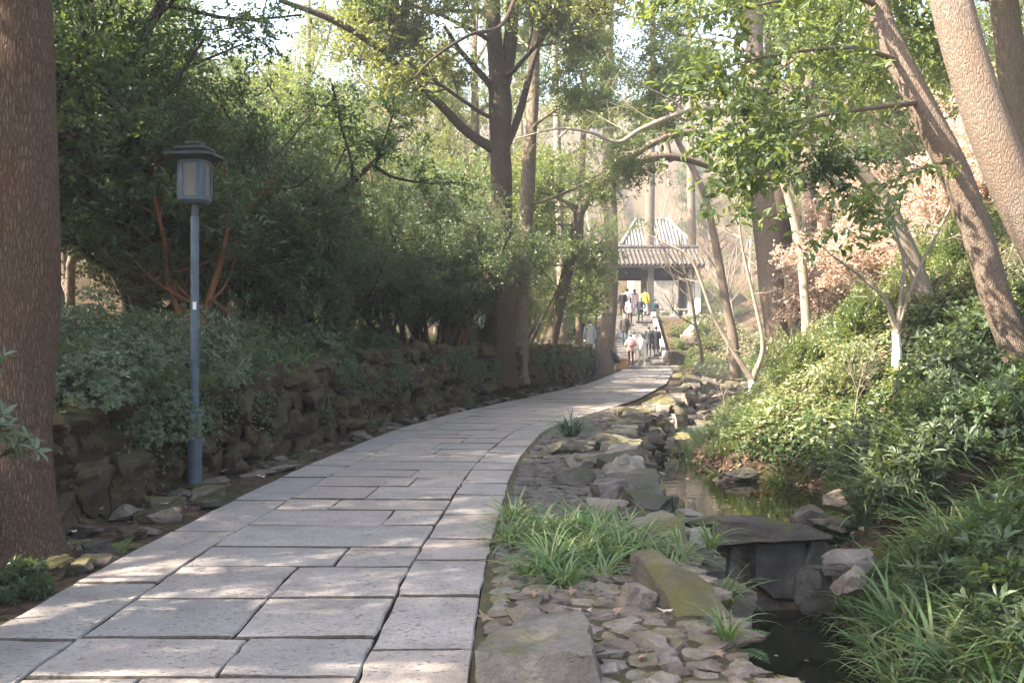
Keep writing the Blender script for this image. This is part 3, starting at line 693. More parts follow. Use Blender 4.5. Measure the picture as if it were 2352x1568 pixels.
# low shrubs
def mound(seed,rad,h,leafmat,size,nl,kind,ratio=.36,shape='q',n=420,bark='bark_dark',stalk=7,name='shrub'):
    rng=np.random.default_rng(seed); tm=MB(); cm=MB(); tips=[]
    for s in range(stalk):
        az=rng.uniform(0,6.28); le=rng.uniform(.2,1.1)
        grow(tm,tips,(0,0,-.05),(math.cos(az)*le,math.sin(az)*le,1),h*rng.uniform(.55,.85),.016,0,rng,dict(max=2,kids=(5,4),ang=.8,ratio=.5,wig=.15,up=(.03,.03,.03),start=.25))
    u=rdir(rng,n); u[:,2]=np.abs(u[:,2]); bl=1+.22*np.sin(u[:,0]*5+seed)+.18*np.sin(u[:,1]*7+seed*2)
    rr=rng.uniform(.5,1.0,n)**.5; P=u*np.array([rad,rad,h])*(rr*bl)[:,None]
    D=nrm(u+np.array([0,0,.6])+rng.normal(0,.3,(n,3)))
    T=np.array([t[0] for t in tips]); TD=np.array([t[1] for t in tips]); P=np.vstack([P,T]); D=np.vstack([D,TD])
    if kind=='whorl': whorls(cm,P,D,rng,nl,size,ratio,shape)
    else: sprays(cm,P,D,rng,.2,nl,size,ratio,shape,jit=.01)
    return proto(name,tm,cm,M[bark],M[leafmat])
AZA=[mound(41,.85,.75,'leaf_azalea',.06,9,'whorl',.33,'q',900,name='azalea_bush'),mound(42,.9,.65,'leaf_azalea',.06,9,'whorl',.33,'q',900,name='azalea_bush')]
BROAD=[mound(43,.75,.85,'leaf_dark',.1,7,'whorl',.36,'n',430,name='broadleaf_shrub'),mound(44,.85,.8,'leaf_blue',.095,7,'whorl',.36,'n',460,name='broadleaf_shrub'),mound(45,.8,.9,'leaf_mid',.105,7,'spray',.42,'n',480,name='broadleaf_shrub')]
LIGHTS=[mound(46,.8,.7,'leaf_ivy',.085,8,'spray',.5,'q',520,name='sunny_shrub'),mound(47,.9,.75,'leaf_mid',.08,8,'spray',.45,'q',560,name='sunny_shrub')]
LANCE=[mound(48,.45,.75,'leaf_blue',.17,8,'whorl',.24,'n',60,name='lance_leaf_shrub'),mound(49,.5,.65,'leaf_dark',.16,8,'whorl',.26,'n',70,name='lance_leaf_shrub')]
DRY=[]
for s in (51,52):
    rng=np.random.default_rng(s); tm=MB(); cm=MB(); tips=[]
    for q in range(6):
        az=rng.uniform(0,6.28); le=rng.uniform(.2,.9)
        grow(tm,tips,(0,0,-.05),(math.cos(az)*le,math.sin(az)*le,1),1.9*rng.uniform(.7,1.1),.02,0,rng,dict(max=2,kids=(7,4),ang=.75,ratio=.5,wig=.13,up=(.06,.02,0.0),start=.3))
    P,D=more(tips,4,.16,rng); sprays(cm,P,D,rng,.22,6,.075,.5,'q',jit=.02,curl=.2)
    DRY.append(proto('dry_leaved_shrub',tm,cm,M['bark_pale'],M['leaf_dry']))
# strap-leaved clumps, tufts, ferns
def strap(seed,n,L,w,rad,mat,lean=(.1,.9),arch=(.8,2.0),seg=5,name='strap_leaf_clump'):
    rng=np.random.default_rng(seed); cm=MB(); a=rng.uniform(0,6.28,n); r=rad*np.sqrt(rng.uniform(0,1,n))
    az=a+rng.normal(0,.7,n); base=np.stack([np.cos(a)*r,np.sin(a)*r,np.full(n,-.02)],1)
    blades(cm,base,az,L*rng.uniform(.55,1.15,n),w,rng.uniform(*lean,n),rng.uniform(*arch,n),rng,seg)
    p=Proto(); p.name=name; p.trunk=None; p.crown=cm.mesh(name,M[mat],True); return p
STRAP=[strap(61,46,.62,.022,.09,'grass'),strap(62,52,.5,.018,.1,'grass'),strap(63,40,.75,.026,.08,'grass_fresh'),strap(64,60,.4,.012,.12,'grass')]
TUFT=[strap(65,420,.42,.006,.08,'grass_blue',(.05,.9),(1.0,2.2),5,'mondo_tuft'),strap(66,300,.36,.007,.1,'grass_blue',(.1,1.0),(1.2,2.4),5,'mondo_tuft')]
def fern(seed,nf,L,mat):
    rng=np.random.default_rng(seed); cm=MB()
    for f in range(nf):
        az=rng.uniform(0,6.28); el=rng.uniform(.55,1.2); n=18; t=np.linspace(0,1,n); ln=L*rng.uniform(.7,1.1)
        ang=el-t*rng.uniform(.9,1.7); dx=np.cumsum(np.cos(ang))*ln/n; dz=np.cumsum(np.sin(ang))*ln/n
        pts=np.stack([dx*math.cos(az),dx*math.sin(az),dz],1); tube(cm,pts,np.linspace(.004,.0015,n),3)
        T=nrm(np.gradient(pts,axis=0)); S=np.array([-math.sin(az),math.cos(az),0])
        for sg in (-1,1):
            D=nrm(T*.35+S*sg+rng.normal(0,.05,(n,3))); N=np.cross(S,T)*-1; pl=ln*.28*np.sin(np.clip(t*.9+.12,0,1)*np.pi)+.01
            leaves(cm,pts,D,N,pl,pl*.22+.004,'q',0,.03)
    p=Proto(); p.name='fern'; p.trunk=None; p.crown=cm.mesh('fern',M[mat],False); return p
FERN=[fern(71,9,.55,'fern'),fern(72,7,.6,'fern'),fern(73,8,.5,'fern_old')]

# ------------------------------------------------------------------ the single big trees of the photograph
def tree_from(label,ctrl,bark,branches=(),leafmat=None,size=.1,dens=4,nl=8,seed=1,sides=16,rough=.035,name='tree',per=8,shape='q',limbs=(),flare=.35,rad=.3,curl=.1,tl=.3,cat='tree',group=None,extra_tips=()):
    "ctrl rows: x,y,z,r in world; branches: (t along the stem, dir, length, radius, levels)"
    ctrl=[list(q) for q in ctrl]; gz_=G(ctrl[0][0],ctrl[0][1])
    if ctrl[0][2]>gz_-.05: ctrl=[[2*ctrl[0][0]-ctrl[1][0] if ctrl[0][2]-gz_<.8 else ctrl[0][0]+.3*(ctrl[0][0]-ctrl[1][0]),ctrl[0][1],gz_-.25,ctrl[0][3]*1.15]]+ctrl
    rng=np.random.default_rng(seed); C=spl(ctrl,per); base=C[0,:3].copy(); P=C[:,:3]-base; r=C[:,3].copy()
    h=P[:,2]; r*=1+flare*np.exp(-np.maximum(h,0)/.28)
    o=thing(name,label,cat,tuple(base),0,group); tm=MB(); tube(tm,P,r,sides,0,rng,rough)
    tips=list((np.array(a)-base,np.array(b)) for a,b in extra_tips)
    for lc in limbs:
        Lc=spl(lc,5); tube(tm,Lc[:,:3]-base,Lc[:,3],max(7,sides//2),0,rng,rough)
    link('trunk',tm.mesh('trunk',M[bark] if isinstance(bark,str) else bark,True),o)
    bm_=MB()
    for (t,d,L,rr,lev) in branches:
        p=P[int(t*(len(P)-1))] if np.isscalar(t) else np.array(t)-base
        grow(bm_,tips,p,d,L,rr,3-lev if lev<3 else 0,rng,dict(max=3,kids=(6,5,4),ang=.75,ratio=.5,wig=.12,up=(.02,.0,-.02,-.02),start=.3))
    if bm_.n: link('branches',bm_.mesh('branches',M[bark] if isinstance(bark,str) else bark,True),o)
    if leafmat and tips:
        cm=MB(); Q,D=more(tips,dens,rad,rng); sprays(cm,Q,D,rng,tl,nl,size,.42,shape,jit=.02,curl=curl); link('crown',cm.mesh('crown',M[leafmat],False),o)
    return o
def C4(px,py,Y,wpx):   # point and radius from picture position and width
    p=W(px,py,Y); return [p[0],p[1],p[2],wpx/F*Y/2]
# foreground trunk on the far left
tree_from('massive fissured brown trunk cut off by the picture edge beside the path',[C4(26,1310,7.0,250),C4(34,1200,7.0,180),C4(48,1000,7.0,128),C4(52,780,7.0,150),C4(58,600,7.0,150),C4(50,300,7.0,150),C4(42,0,7.0,144),C4(40,-500,7.0,130),C4(30,-1100,7.2,110)],'bark_big',
  [(.80,(-1,.2,.5),4.5,.12,3),(.86,(.5,-.9,.5),4,.12,3),(.9,(.2,.9,.5),4,.12,3),(.95,(-.5,-.6,.6),4,.1,3),(.97,(.7,.3,.7),3.5,.1,3),(.84,(-.7,-.7,.4),4,.1,3)],'leaf_dark',.1,4,9,81,48,.012,'tree',10,rad=.35,flare=.25)
# centre tree standing on the wall
tree_from('large dark forked tree rising from the stone wall in mid picture',[C4(1140,850,26.20,94),C4(1146,780,26.20,74),C4(1152,640,26.20,60),C4(1152,450,26.20,52),C4(1148,330,26.20,46),C4(1150,230,26.20,50),C4(1136,100,26.20,37),C4(1130,-60,26.20,34),C4(1120,-300,26.20,22)],'bark_dark',
  [(.62,(-1,-.3,.5),3.6,.06,3),(.72,(.8,-.6,.4),3.6,.07,3),(.78,(-.6,-.8,.3),3.4,.07,3),(.84,(-1,-.2,.15),3.4,.07,3),(.88,(.2,-1,.2),3.2,.06,3),(.92,(.7,.5,.5),3.6,.06,3),(.95,(-.5,.6,.6),3.6,.06,3),(.9,(-.7,-.7,-.1),3.6,.05,3)],'leaf_yellow',.14,3,7,82,20,.05,'tree',8,shape='q',rad=.35,
  limbs=[[C4(1150,240,26.20,34),C4(1168,130,26.32,32),C4(1180,0,26.44,29),C4(1200,-250,26.68,20)],
         [C4(1130,340,26.20,25),C4(1070,300,25.96,22),C4(1000,230,25.48,20),C4(940,185,25.12,18),C4(860,105,24.64,17),C4(760,45,24.04,15),C4(640,0,23.56,12)],
         [C4(1160,345,26.32,18),C4(1190,270,26.56,17),C4(1225,140,27.04,14),C4(1255,50,27.40,12),C4(1270,-60,27.64,8)],
         [C4(1140,215,26.20,18),C4(1100,165,25.96,15),C4(1060,120,25.72,12),C4(1020,60,25.48,8)],
         [C4(1190,-20,22.83,10),C4(1150,60,22.23,10),C4(1080,80,21.63,8),C4(1000,130,21.15,7),C4(950,180,20.91,3)]],flare=.1)
tree_from('ivy-grown second trunk just behind the forked tree',[C4(1190,790,28.40,44),C4(1196,700,28.40,37),C4(1205,560,28.40,34),C4(1215,380,28.64,31),C4(1225,200,29.00,27),C4(1230,-100,29.00,19)],'bark_grey',
  [(.6,(1,-.3,.4),2.6,.05,3),(.75,(.4,-.8,.4),2.8,.05,3),(.85,(.8,.4,.4),2.6,.05,3),(.95,(-.2,-.6,.8),2.6,.05,3)],'leaf_mid',.1,3,7,83,14,.05,flare=.3)
# arching tree with evergreen sprays
A0=[C4(1262,800,33.00,31),C4(1285,700,33.00,29),C4(1318,560,33.00,26),C4(1335,480,33.00,24),C4(1400,405,33.00,23),C4(1480,366,33.00,22),C4(1560,362,33.25,19),C4(1650,392,33.63,14),C4(1720,440,34.02,7)]
tree_from('slender tree whose bare stems arch over the path',A0,'bark_grey',
  [(.35,(-.8,-.5,.4),2.03,.03,2),(.42,(-.5,-.6,.6),2.16,.03,2),(.5,(-.9,.2,.3),2.29,.03,2),(.3,(-.9,-.5,-.1),2.29,.03,2),(.22,(.5,-.8,.1),1.52,.02,2),(.28,(.7,-.6,.2),1.40,.02,2),(.25,(-.6,-.8,.2),2.03,.03,2),(.4,(-1,-.4,.1),2.54,.03,2),(.45,(-1,-.2,.35),2.54,.03,2),(.34,(-.9,-.3,.0),2.41,.03,2)],'leaf_mid',.11,8,8,84,12,.03,'tree',8,rad=.34,tl=.25,flare=.1,
  limbs=[[C4(1350,470,33.00,19),C4(1380,420,32.75,18),C4(1450,360,32.49,18),C4(1520,320,32.49,17),C4(1600,305,32.75,16),C4(1655,345,33.00,13),C4(1690,400,33.25,8)],[C4(1540,372,33.13,11),C4(1530,320,33.13,11),C4(1505,270,33.25,8)],[C4(1340,480,33.00,10),C4(1290,460,32.75,8),C4(1240,440,32.37,7),C4(1200,445,32.11,5)]])
# trunk at the left of the steps
tree_from('straight trunk with mottled bark beside the foot of the gate steps',[C4(1380,850,48.50,52),C4(1392,780,48.50,40),C4(1402,690,48.50,33),C4(1404,560,48.50,32),C4(1400,430,48.50,30),C4(1395,250,48.50,26),C4(1400,0,48.50,20)],'bark_warm',
  [(.7,(-1,-.3,.5),3.2,.08,3),(.8,(.7,-.5,.4),3,.07,3),(.9,(-.4,-.7,.6),3,.07,3),(.97,(.3,.3,1),3,.06,3)],'leaf_mid',.13,3,7,85,14,.03,flare=.25)
# right hand group
tree_from('broad pale trunk with flaking bark on the sunny bank',[C4(1795,885,27,62),C4(1785,790,27,58),C4(1772,650,27,56),C4(1755,480,27,54),C4(1742,300,27,46),C4(1735,150,27,40),C4(1725,-150,27,28)],'bark_warm',
  [(.72,(-.9,-.5,.3),3,.07,3),(.8,(.5,-.8,.4),3,.07,3),(.86,(-.4,.8,.5),3,.06,3),(.92,(-.8,-.3,.6),3,.06,3),(.97,(.6,.3,.8),3,.06,3)],'leaf_mid',.12,3,7,86,18,.045,flare=.2)
tree_from('slim red-brown trunk leaning beside the steps',[C4(1684,778,40,24),C4(1668,700,40,20),C4(1640,540,40,17),C4(1612,430,40,15),C4(1560,330,40,12),C4(1500,200,40,8)],'bark_warm',(),None,seed=87,sides=10)
tree_from('dark upright trunk behind the broad pale trunk',[C4(1812,690,34,50),C4(1806,600,34,40),C4(1790,450,34,34),C4(1775,280,34,32),C4(1770,100,34,28),C4(1765,-150,34,20)],'bark_dark',
  [(.7,(.8,-.5,.4),3,.07,3),(.85,(-.5,-.6,.5),3,.06,3),(.95,(.2,.5,.9),3,.06,3)],'leaf_mid',.12,3,7,88,14,.03,flare=.2)
KL=[[C4(2065,140,12.6,14.4),C4(1960,110,11.6,10.8),C4(1820,120,10.9,7.8),C4(1680,150,10.5,4.8),C4(1560,190,10.3,2.4)],
    [C4(2110,235,12.5,14.4),C4(1990,250,11.4,10.8),C4(1860,270,10.8,7.2),C4(1720,300,10.4,4.2),C4(1620,330,10.2,1.8)],
    [C4(1860,270,10.8,7.2),C4(1790,360,10.5,6.0),C4(1720,430,10.3,4.2),C4(1670,500,10.1,1.8)],
    [C4(2015,10,12.7,12.0),C4(1900,-20,11.6,9.0),C4(1750,10,10.9,6.0),C4(1600,40,10.4,3.0)],
    [C4(2180,370,12.4,8.4),C4(2080,400,11.4,6.0),C4(1990,460,11.0,4.2),C4(1950,530,10.8,1.8)],
    [C4(1985,-120,12.8,12.0),C4(1850,-80,12.5,9.0),C4(1650,-40,12,6.0),C4(1450,0,11.6,2.4)]]
rngk=np.random.default_rng(6); KT=[]
for li,lc in enumerate(KL):
    S_=spl(lc,8); n_=len(S_)
    for k in range(30 if li not in (2,4) else 18):
        t=rngk.uniform(.22,1.0); p=S_[int(t*(n_-1)),:3]; d_=nrm(S_[min(n_-1,int(t*(n_-1))+1),:3]-S_[int(t*(n_-1))-1,:3]+rngk.normal(0,.75,3)+np.array([0,0,-.25])); KT.append((p+d_*rngk.uniform(.12,.5),d_))
tree_from('leaning trunk with a kink, second from the picture edge on the bank',[C4(2335,800,12.5,73),C4(2290,690,12.5,69),C4(2240,520,12.5,67),C4(2190,390,12.5,71),C4(2130,270,12.5,60),C4(2065,140,12.6,54),C4(2015,10,12.7,48),C4(1985,-150,12.8,40),C4(1960,-400,13,27)],'bark_warm',
  [(.93,(-.5,.8,.4),2.6,.05,3),(.97,(.4,-.8,.5),2.4,.05,3)],'leaf_mid',.125,3,7,89,26,.03,'tree',8,shape='n',rad=.16,tl=.3,flare=.05,limbs=KL,extra_tips=KT)
tree_from('thickest leaning trunk on the bank, bark lit by the sun',[C4(2480,800,11.2,108),C4(2430,640,11.2,102),C4(2350,480,11.2,100),C4(2290,340,11.2,98),C4(2240,200,11.2,94),C4(2200,60,11.2,89),C4(2170,-80,11.2,85),C4(2130,-350,11.2,67),C4(2080,-700,11.4,40)],'bark_warm',
  [(.85,(-.3,.9,.4),3,.08,3),(.9,(.7,.4,.5),3,.08,3),(.95,(.2,-.5,.8),3,.08,3)],'leaf_mid',.11,4,8,90,34,.02,'tree',9,flare=.05)
tree_from('upright pale trunk at the picture edge behind the thickest trunk',[C4(2395,700,15,74),C4(2375,500,15,70),C4(2345,300,15,66),C4(2320,120,15,64),C4(2298,-60,15,58),C4(2270,-400,15,40)],'bark_warm',
  [(.75,(-.5,.8,.4),3,.07,3),(.85,(.5,.6,.5),3,.07,3),(.95,(-.3,.2,.8),3,.06,3)],'leaf_mid',.11,4,8,91,20,.03,flare=.05)
tree_from('thin grey trunk slanting across the dry-leaved shrubs',[C4(2168,790,15.5,48),C4(2135,705,15.5,42),C4(2085,570,15.5,38),C4(2030,460,15.4,36),C4(1960,380,15.3,32),C4(1880,325,15.2,26),C4(1780,265,15,20),C4(1700,230,14.9,12)],'bark_pale',
  [(.7,(-.6,-.8,-.2),1.5,.025,2),(.8,(-.7,-.6,.1),1.6,.025,2),(.6,(-.5,-.7,-.4),1.3,.02,2),(.88,(-.6,-.4,-.3),1.6,.02,2)],'leaf_dark',.12,2,6,92,14,.03,shape='n',rad=.2,flare=.1)
for q,(px,py,Yq,w,top,lab) in enumerate([(1960,480,38,26,1975,'straight thin trunk in the distance behind the slanting grey trunk'),(1900,470,36,22,1905,'thin dark trunk behind the hanging leaves above the bank'),(2030,520,30,30,1985,'forked distant trunk between the slanting and kinked trunks'),(1860,600,32,34,1850,'stout trunk just behind the dry-leaved shrubs'),(1490,640,75,24,1500,'far trunk rising beyond the gate roof'),(1590,620,70,20,1580,'far trunk beside the gate roof'),(1290,690,36,20,1270,'pale far trunk behind the arching tree'),(1330,660,40,16,1350,'thin far trunk between the arching tree and the steps')]):
    b=W(px,py,Yq); gzq=G(b[0],Yq); t=W(top,-50,Yq); r=w/F*Yq/2
    tree_from(lab,[[b[0],Yq,gzq-.2,r*1.1],[b[0],Yq,b[2],r],[(b[0]*.5+t[0]*.5),Yq,(b[2]+t[2])/2,r*.85],[t[0],Yq,t[2],r*.5]],['bark_warm','bark_dark','bark_warm','bark_warm','bark_grey','bark_grey','bark_pale','bark_grey'][q],
      [(.7,(.7,-.5,.5),2.6,.05,3),(.85,(-.7,.2,.5),2.6,.05,3),(.95,(.2,.6,.8),2.6,.05,3)],'leaf_mid' if q<4 or q>5 else None,.13,2,7,100+q,10,.03,flare=.2)
# white bare bough that crosses the picture
WB=MB(); WT=[]
tree_from('leafless tree with a long sunlit pale bough reaching over the path',[C4(1850,700,24,22),C4(1835,560,24,20),C4(1800,420,24,18),C4(1760,330,24,17),C4(1700,262,24,16),C4(1610,248,24,14),C4(1540,268,24,12),C4(1470,298,24,11),C4(1420,326,24,9),C4(1360,305,24,7),C4(1280,296,24,5),C4(1180,320,24,3)],'bark_pale',
  [(.55,(-.8,-.2,.7),1.8,.03,2),(.62,(-.9,0,.3),1.5,.02,2),(.7,(-.8,.2,.5),1.4,.02,2),(.78,(-.7,-.2,-.4),1.2,.015,2),(.85,(-.9,0,.2),1.3,.012,2),(.9,(-.8,.1,-.3),1.0,.01,2),(.5,(.3,.2,1),1.6,.03,2)],None,seed=111,sides=9,flare=.05,rough=.02)
# whitewashed young trees
def washed(label,pxs,Yq,forks,seed):
    if Yq is None: Yq=ground_hit(*pxs[0])[1]
    b=W(*pxs[0],Yq); base=b; o=thing('whitewashed_tree',label,'tree',tuple(base)); rng=np.random.default_rng(seed)
    lo=MB(); c=spl([C4(pxs[0][0],pxs[0][1],Yq,24),C4(*pxs[1],Yq,19),C4(*pxs[2],Yq,17)],5); tube(lo,c[:,:3]-base,c[:,3],9,0,rng,.05,True); link('painted_trunk',lo.mesh('painted_trunk',M['whitewash']),o)
    up=MB(); tips=[]; top=c[-1,:3]-base
    for fk in forks:
        cc=spl([[*c[-1]]]+[C4(*f,Yq+.05*i_,w) for i_,(f,w) in enumerate(fk)],5); cc[0,2]-=.02; tube(up,cc[:,:3]-base,cc[:,3],7,0,rng,.05)
        for k in range(7):
            j_=rng.integers(6,len(cc)); d=nrm(cc[j_,:3]-cc[j_-1,:3]+rng.normal(0,.55,3)); grow(up,tips,cc[j_,:3]-base,d,rng.uniform(.35,.8),.009,1,rng,dict(max=2,kids=(0,4,3),ang=.6,ratio=.55,wig=.1,up=(.04,.04,.04),start=.3))
    link('branches',up.mesh('branches',M['bark_pale']),o)
washed('young tree with a whitewashed stem and two tall bare leaders above the stream',[(1733,965),(1729,915),(1727,872)],19,
  [[((1690,815),11.1),((1640,730),8.9),((1590,600),6.7),((1530,560),4.4),((1470,530),2.2)],[((1752,800),10.4),((1735,700),8.1),((1705,570),6.7),((1690,470),4.4),((1650,400),2.2)]],5)
washed('bushy young tree with a whitewashed stem among the sunny ground cover',[(2060,850),(2060,800),(2058,762)],None,
  [[((2035,690),10.4),((1985,640),8.1),((1930,600),5.9),((1900,580),2.2)],[((2070,680),9.6),((2075,600),7.4),((2060,540),5.2),((2040,470),2.2)],[((2090,670),8.1),((2130,580),6.7),((2180,480),4.4),((2200,420),2.2)]],6)
# ------------------------------------------------------------------ planting
rng=np.random.default_rng(77)
def uni(a,b): return float(rng.uniform(a,b))
GL='thicket behind the stone wall'
def und(i_,x,y,s,label,group): plant(UND[i_],x,y,s,uni(0,6.3),label,'tree',group,name='understory_tree')
for i_,x,y,s in [(0,-6.4,12.4,1.15),(1,-7.6,14.6,1.25),(0,-5.6,15.4,1.1),(1,-9.0,17.5,1.3),(0,-7.0,18.5,1.2),(4,-10.5,21,1.2)]:
    und(i_,x,y,s,'dark glossy evergreen in the thicket between the massive trunk and the lamp post',GL+', near end')
for i_,x,y,s in [(3,-4.7,14.6,.68),(2,-4.6,16.6,.72),(2,-4.3,18.8,.7),(3,-5.6,18.6,.8),(2,-3.7,20.6,.68),(2,-5.2,22.5,.85),(3,-3.9,23.5,.78),(2,-2.7,23.4,.66),(2,-2.9,27.5,.78),(2,-1.5,25.6,.55),(0,-6.4,25.5,.85),(2,-1.7,30.5,.72),(2,-6.2,16.4,.8),(3,-4.9,26.5,.8),(2,-3.4,17.6,.5),(2,-2.6,21.2,.45),(2,-1.9,23.9,.6),(3,-1.6,27.8,.7),(2,-2.3,25.4,.62),(2,-1.7,24.2,.75),(3,-1.3,25.8,.6)]:
    und(i_,x,y,s,'blue-green small-leaved evergreen in the thicket between lamp post and forked tree',GL+', middle')
for i_,x,y,s in [(4,-7.6,28,1.15),(5,-5.2,31,1.1),(4,-3.6,34,1.05),(5,-9.5,31,1.2),(5,-6.5,37,1.2),(4,-12,27,1.2),(5,-10.5,38,1.25),(4,-2.0,40,1.0),(5,-14,33,1.3)]:
    und(i_,x,y,s,'sunlit green tree rising behind the dark thicket',GL+', sunlit back row')
for i_,x,y,s in [(5,.2,34.5,.5),(4,.5,40,.8),(5,.9,47,.75),(4,0.2,45,1.0),(5,2.2,53,.7),(4,-.8,52,1.0),(3,.1,30.5,.42),(5,1.6,57.5,.8)]:
    und(i_,x,y,s,'light green tree on the terrace near the far lamp post','trees on the terrace by the far lamp')
for i_,x,y,s in [(4,12.5,31,1.0),(5,14.5,27,1.0),(4,16.5,35,1.2),(5,13.5,41,1.1),(4,17.5,24,1.1),(5,11.5,20,.75),(4,13.0,17,.9),(5,10.5,14.5,.8),(4,9.5,11.5,.85)]:
    und(i_,x,y,s,'green tree on the upper slope of the sunny bank','trees high on the sunny bank')
# azaleas along the wall top, shade shrubs
for x,y,s in [(-4.1,9.6,1.0),(-4.9,10.4,1.15),(-4.2,11.0,1.1),(-5.6,11.6,1.25),(-4.7,12.2,1.15),(-3.75,12.2,.9),(-5.3,9.2,1.1),(-4.0,13.2,.9),(-3.7,9.9,.7),(-3.95,8.8,.8),(-3.65,11.2,.6),(-4.6,8.4,.9)]:
    plant(AZA[int(rng.integers(0,2))],x,y,s,uni(0,6.3),'rounded azalea bush spilling over the wall beside the lamp post','bush','azaleas on the wall top',wood='stems',leaf='leaves',sz=s*uni(.9,1.15))
for x,y,s in [(-3.6,14.6,.8),(-3.4,15.9,.9),(-3.2,17.2,.8),(-3.5,18.2,1.0),(-2.6,19.0,.6),(-4.4,20.5,1.0),(-3.2,22.8,.9)]:
    plant(BROAD[int(rng.integers(0,3))],x,y,s*.9,uni(0,6.3),'dark leafy shrub on the wall top past the lamp post','shrub','shrubs on the wall top',wood='stems',leaf='leaves')
rngf=np.random.default_rng(140); tm=MB(); cm=MB(); tips=[]
for q in range(6):
    a_=rngf.uniform(-.9,1.0); grow(tm,tips,(-.25,0,0),(math.cos(a_)*.35,math.sin(a_)*.35,1),rngf.uniform(1.05,1.45),.016,0,rngf,dict(max=2,kids=(5,4),ang=.7,ratio=.42,wig=.12,up=(.03,.05,.05),start=.5))
P_=np.array([t[0] for t in tips]); D_=nrm(np.array([t[1] for t in tips])+np.array([0,0,.5])); whorls(cm,P_,D_,rngf,9,.09,.28,'n')
plant(proto('foreground_shrub',tm,cm,M['bark_dark'],M['leaf_azalea']),-3.0,5.05,1.0,0,'whorled glossy shrub at the picture edge in front of the massive trunk','shrub',None,wood='stems',leaf='leaves')
plant(LANCE[1],-2.95,6.0,.35,1.0,'small dark green seedling at the foot of the massive trunk','plant',None,z=-.05,wood='stems',leaf='leaves')
# right bank
for x,y,s in [(5.6,10.2,1.05),(4.9,11.6,.9),(6.4,9.8,1.0),(5.6,12.4,1.1),(6.8,11.2,1.2),(6.5,13.2,1.0),(4.75,13.0,.7),(7.4,12.6,1.1),(4.75,10.7,.7),(4.25,11.6,.5)]:
    plant(BROAD[int(rng.integers(0,3))],x,y,s,uni(0,6.3),'dark broad-leaved shrub on the shaded bank below the leaning trunks','shrub','dark shrubs on the shaded bank',wood='stems',leaf='leaves',sz=s*uni(.9,1.2))
for x,y,s in [(6.4,16,.8),(7.4,17.4,.9),(6.2,19.5,.8),(8.6,18.5,.9),(7.6,21,.9),(9.2,15.5,1.0),(8.2,14.6,1.0),(9.8,21.5,1.1),(7.8,24.5,1.0),(9.4,26,1.1),(10.6,23.5,1.1),(8.8,30,1.1),(10.8,29,1.2),(11.4,18,1.1),(6.6,22.5,.7),(10.4,33,1.2),(12.0,26.5,1.2),(10.2,38,1.2),(12.2,36,1.3),(11.4,44,1.3)]:
    plant(LIGHTS[int(rng.integers(0,2))],x,y,s,uni(0,6.3),'bright green shrub in sun on the bank','shrub','sunny shrubs on the bank',wood='stems',leaf='leaves')
for q in range(46):
    y=uni(13,34); x=float(stream_r(y))+uni(1.7,6.5); k=int(rng.integers(0,5)); s=uni(.35,.75)
    plant([LIGHTS[0],LIGHTS[1],LIGHTS[0],BROAD[2],LIGHTS[1]][k],x,y,s,uni(0,6.3),'shrub of mixed height growing out of the ground cover on the sunny bank','shrub','mixed shrubs on the bank',wood='stems',leaf='leaves',sz=s*uni(.9,1.6))
for q in range(16):
    y=uni(13,30); x=float(stream_r(y))+uni(.6,5); plant(BARE[2],x,y,uni(.12,.2),uni(0,6.3),'leafless sapling standing in the ground cover','sapling','leafless saplings on the bank')
for x,y,s in [(9.0,23.6,1.3),(8.2,22.2,1.1),(10.4,25,1.5),(9.9,21.0,1.2),(11.6,24.2,1.5),(8.6,26.5,1.2),(11.0,20.2,1.2),(12.4,27.5,1.5),(10.6,18.6,1.0)]:
    plant(DRY[int(rng.integers(0,2))],x,y,s,uni(0,6.3),'shrub holding dry peach-coloured leaves on the sunny bank','shrub','dry-leaved shrubs on the bank',wood='stems',leaf='leaves')
for x,y,s in [(3.75,7.0,1.0),(4.1,6.6,1.0),(4.15,7.7,1.1),(3.9,8.5,.9),(4.35,7.2,1.1)]:
    plant(LANCE[int(rng.integers(0,2))],x,y,s,uni(0,6.3),'narrow-leaved evergreen seedling on the near bank at the picture edge','plant','narrow-leaved seedlings',wood='stems',leaf='leaves')
# strap leaves: bank carpet
for q in range(290):
    y=uni(5.0,11.2); xr=float(stream_r(y)); x=xr+.12+uni(0,1)**1.1*2.7
    if x/y>.56: continue
    p=STRAP[int(rng.choice([0,2,2,1,3,2]))]; s=uni(.7,1.2)
    plant(p,x,y,s,uni(0,6.3),'strap-leaved clump on the shaded near bank of the stream','plant','strap-leaved clumps on the near bank',leaf='blades')
for q in range(120):
    y=uni(11.2,21); xr=float(stream_r(y)); x=xr+.02+uni(0,1)**1.6*1.5
    p=STRAP[int(rng.choice([1,3,3,0]))]; s=uni(.55,1.0)
    plant(p,x,y,s,uni(0,6.3),'grassy clump hanging over the far edge of the pool','plant','grassy clumps along the pool',leaf='blades')
for x,y in [(-3.4,10.9),(-3.55,10.4),(-3.3,11.5),(-3.45,12.6),(-3.2,13.4),(-3.7,9.6),(-3.1,14.5),(-3.0,15.6)]:
    plant(STRAP[int(rng.integers(0,3))],x,y,uni(.7,1.0),uni(0,6.3),'arching strap-leaved clump on the wall top behind the lamp post','plant','strap-leaved clumps on the wall',leaf='blades',z=float(wall_h(y))-.03)
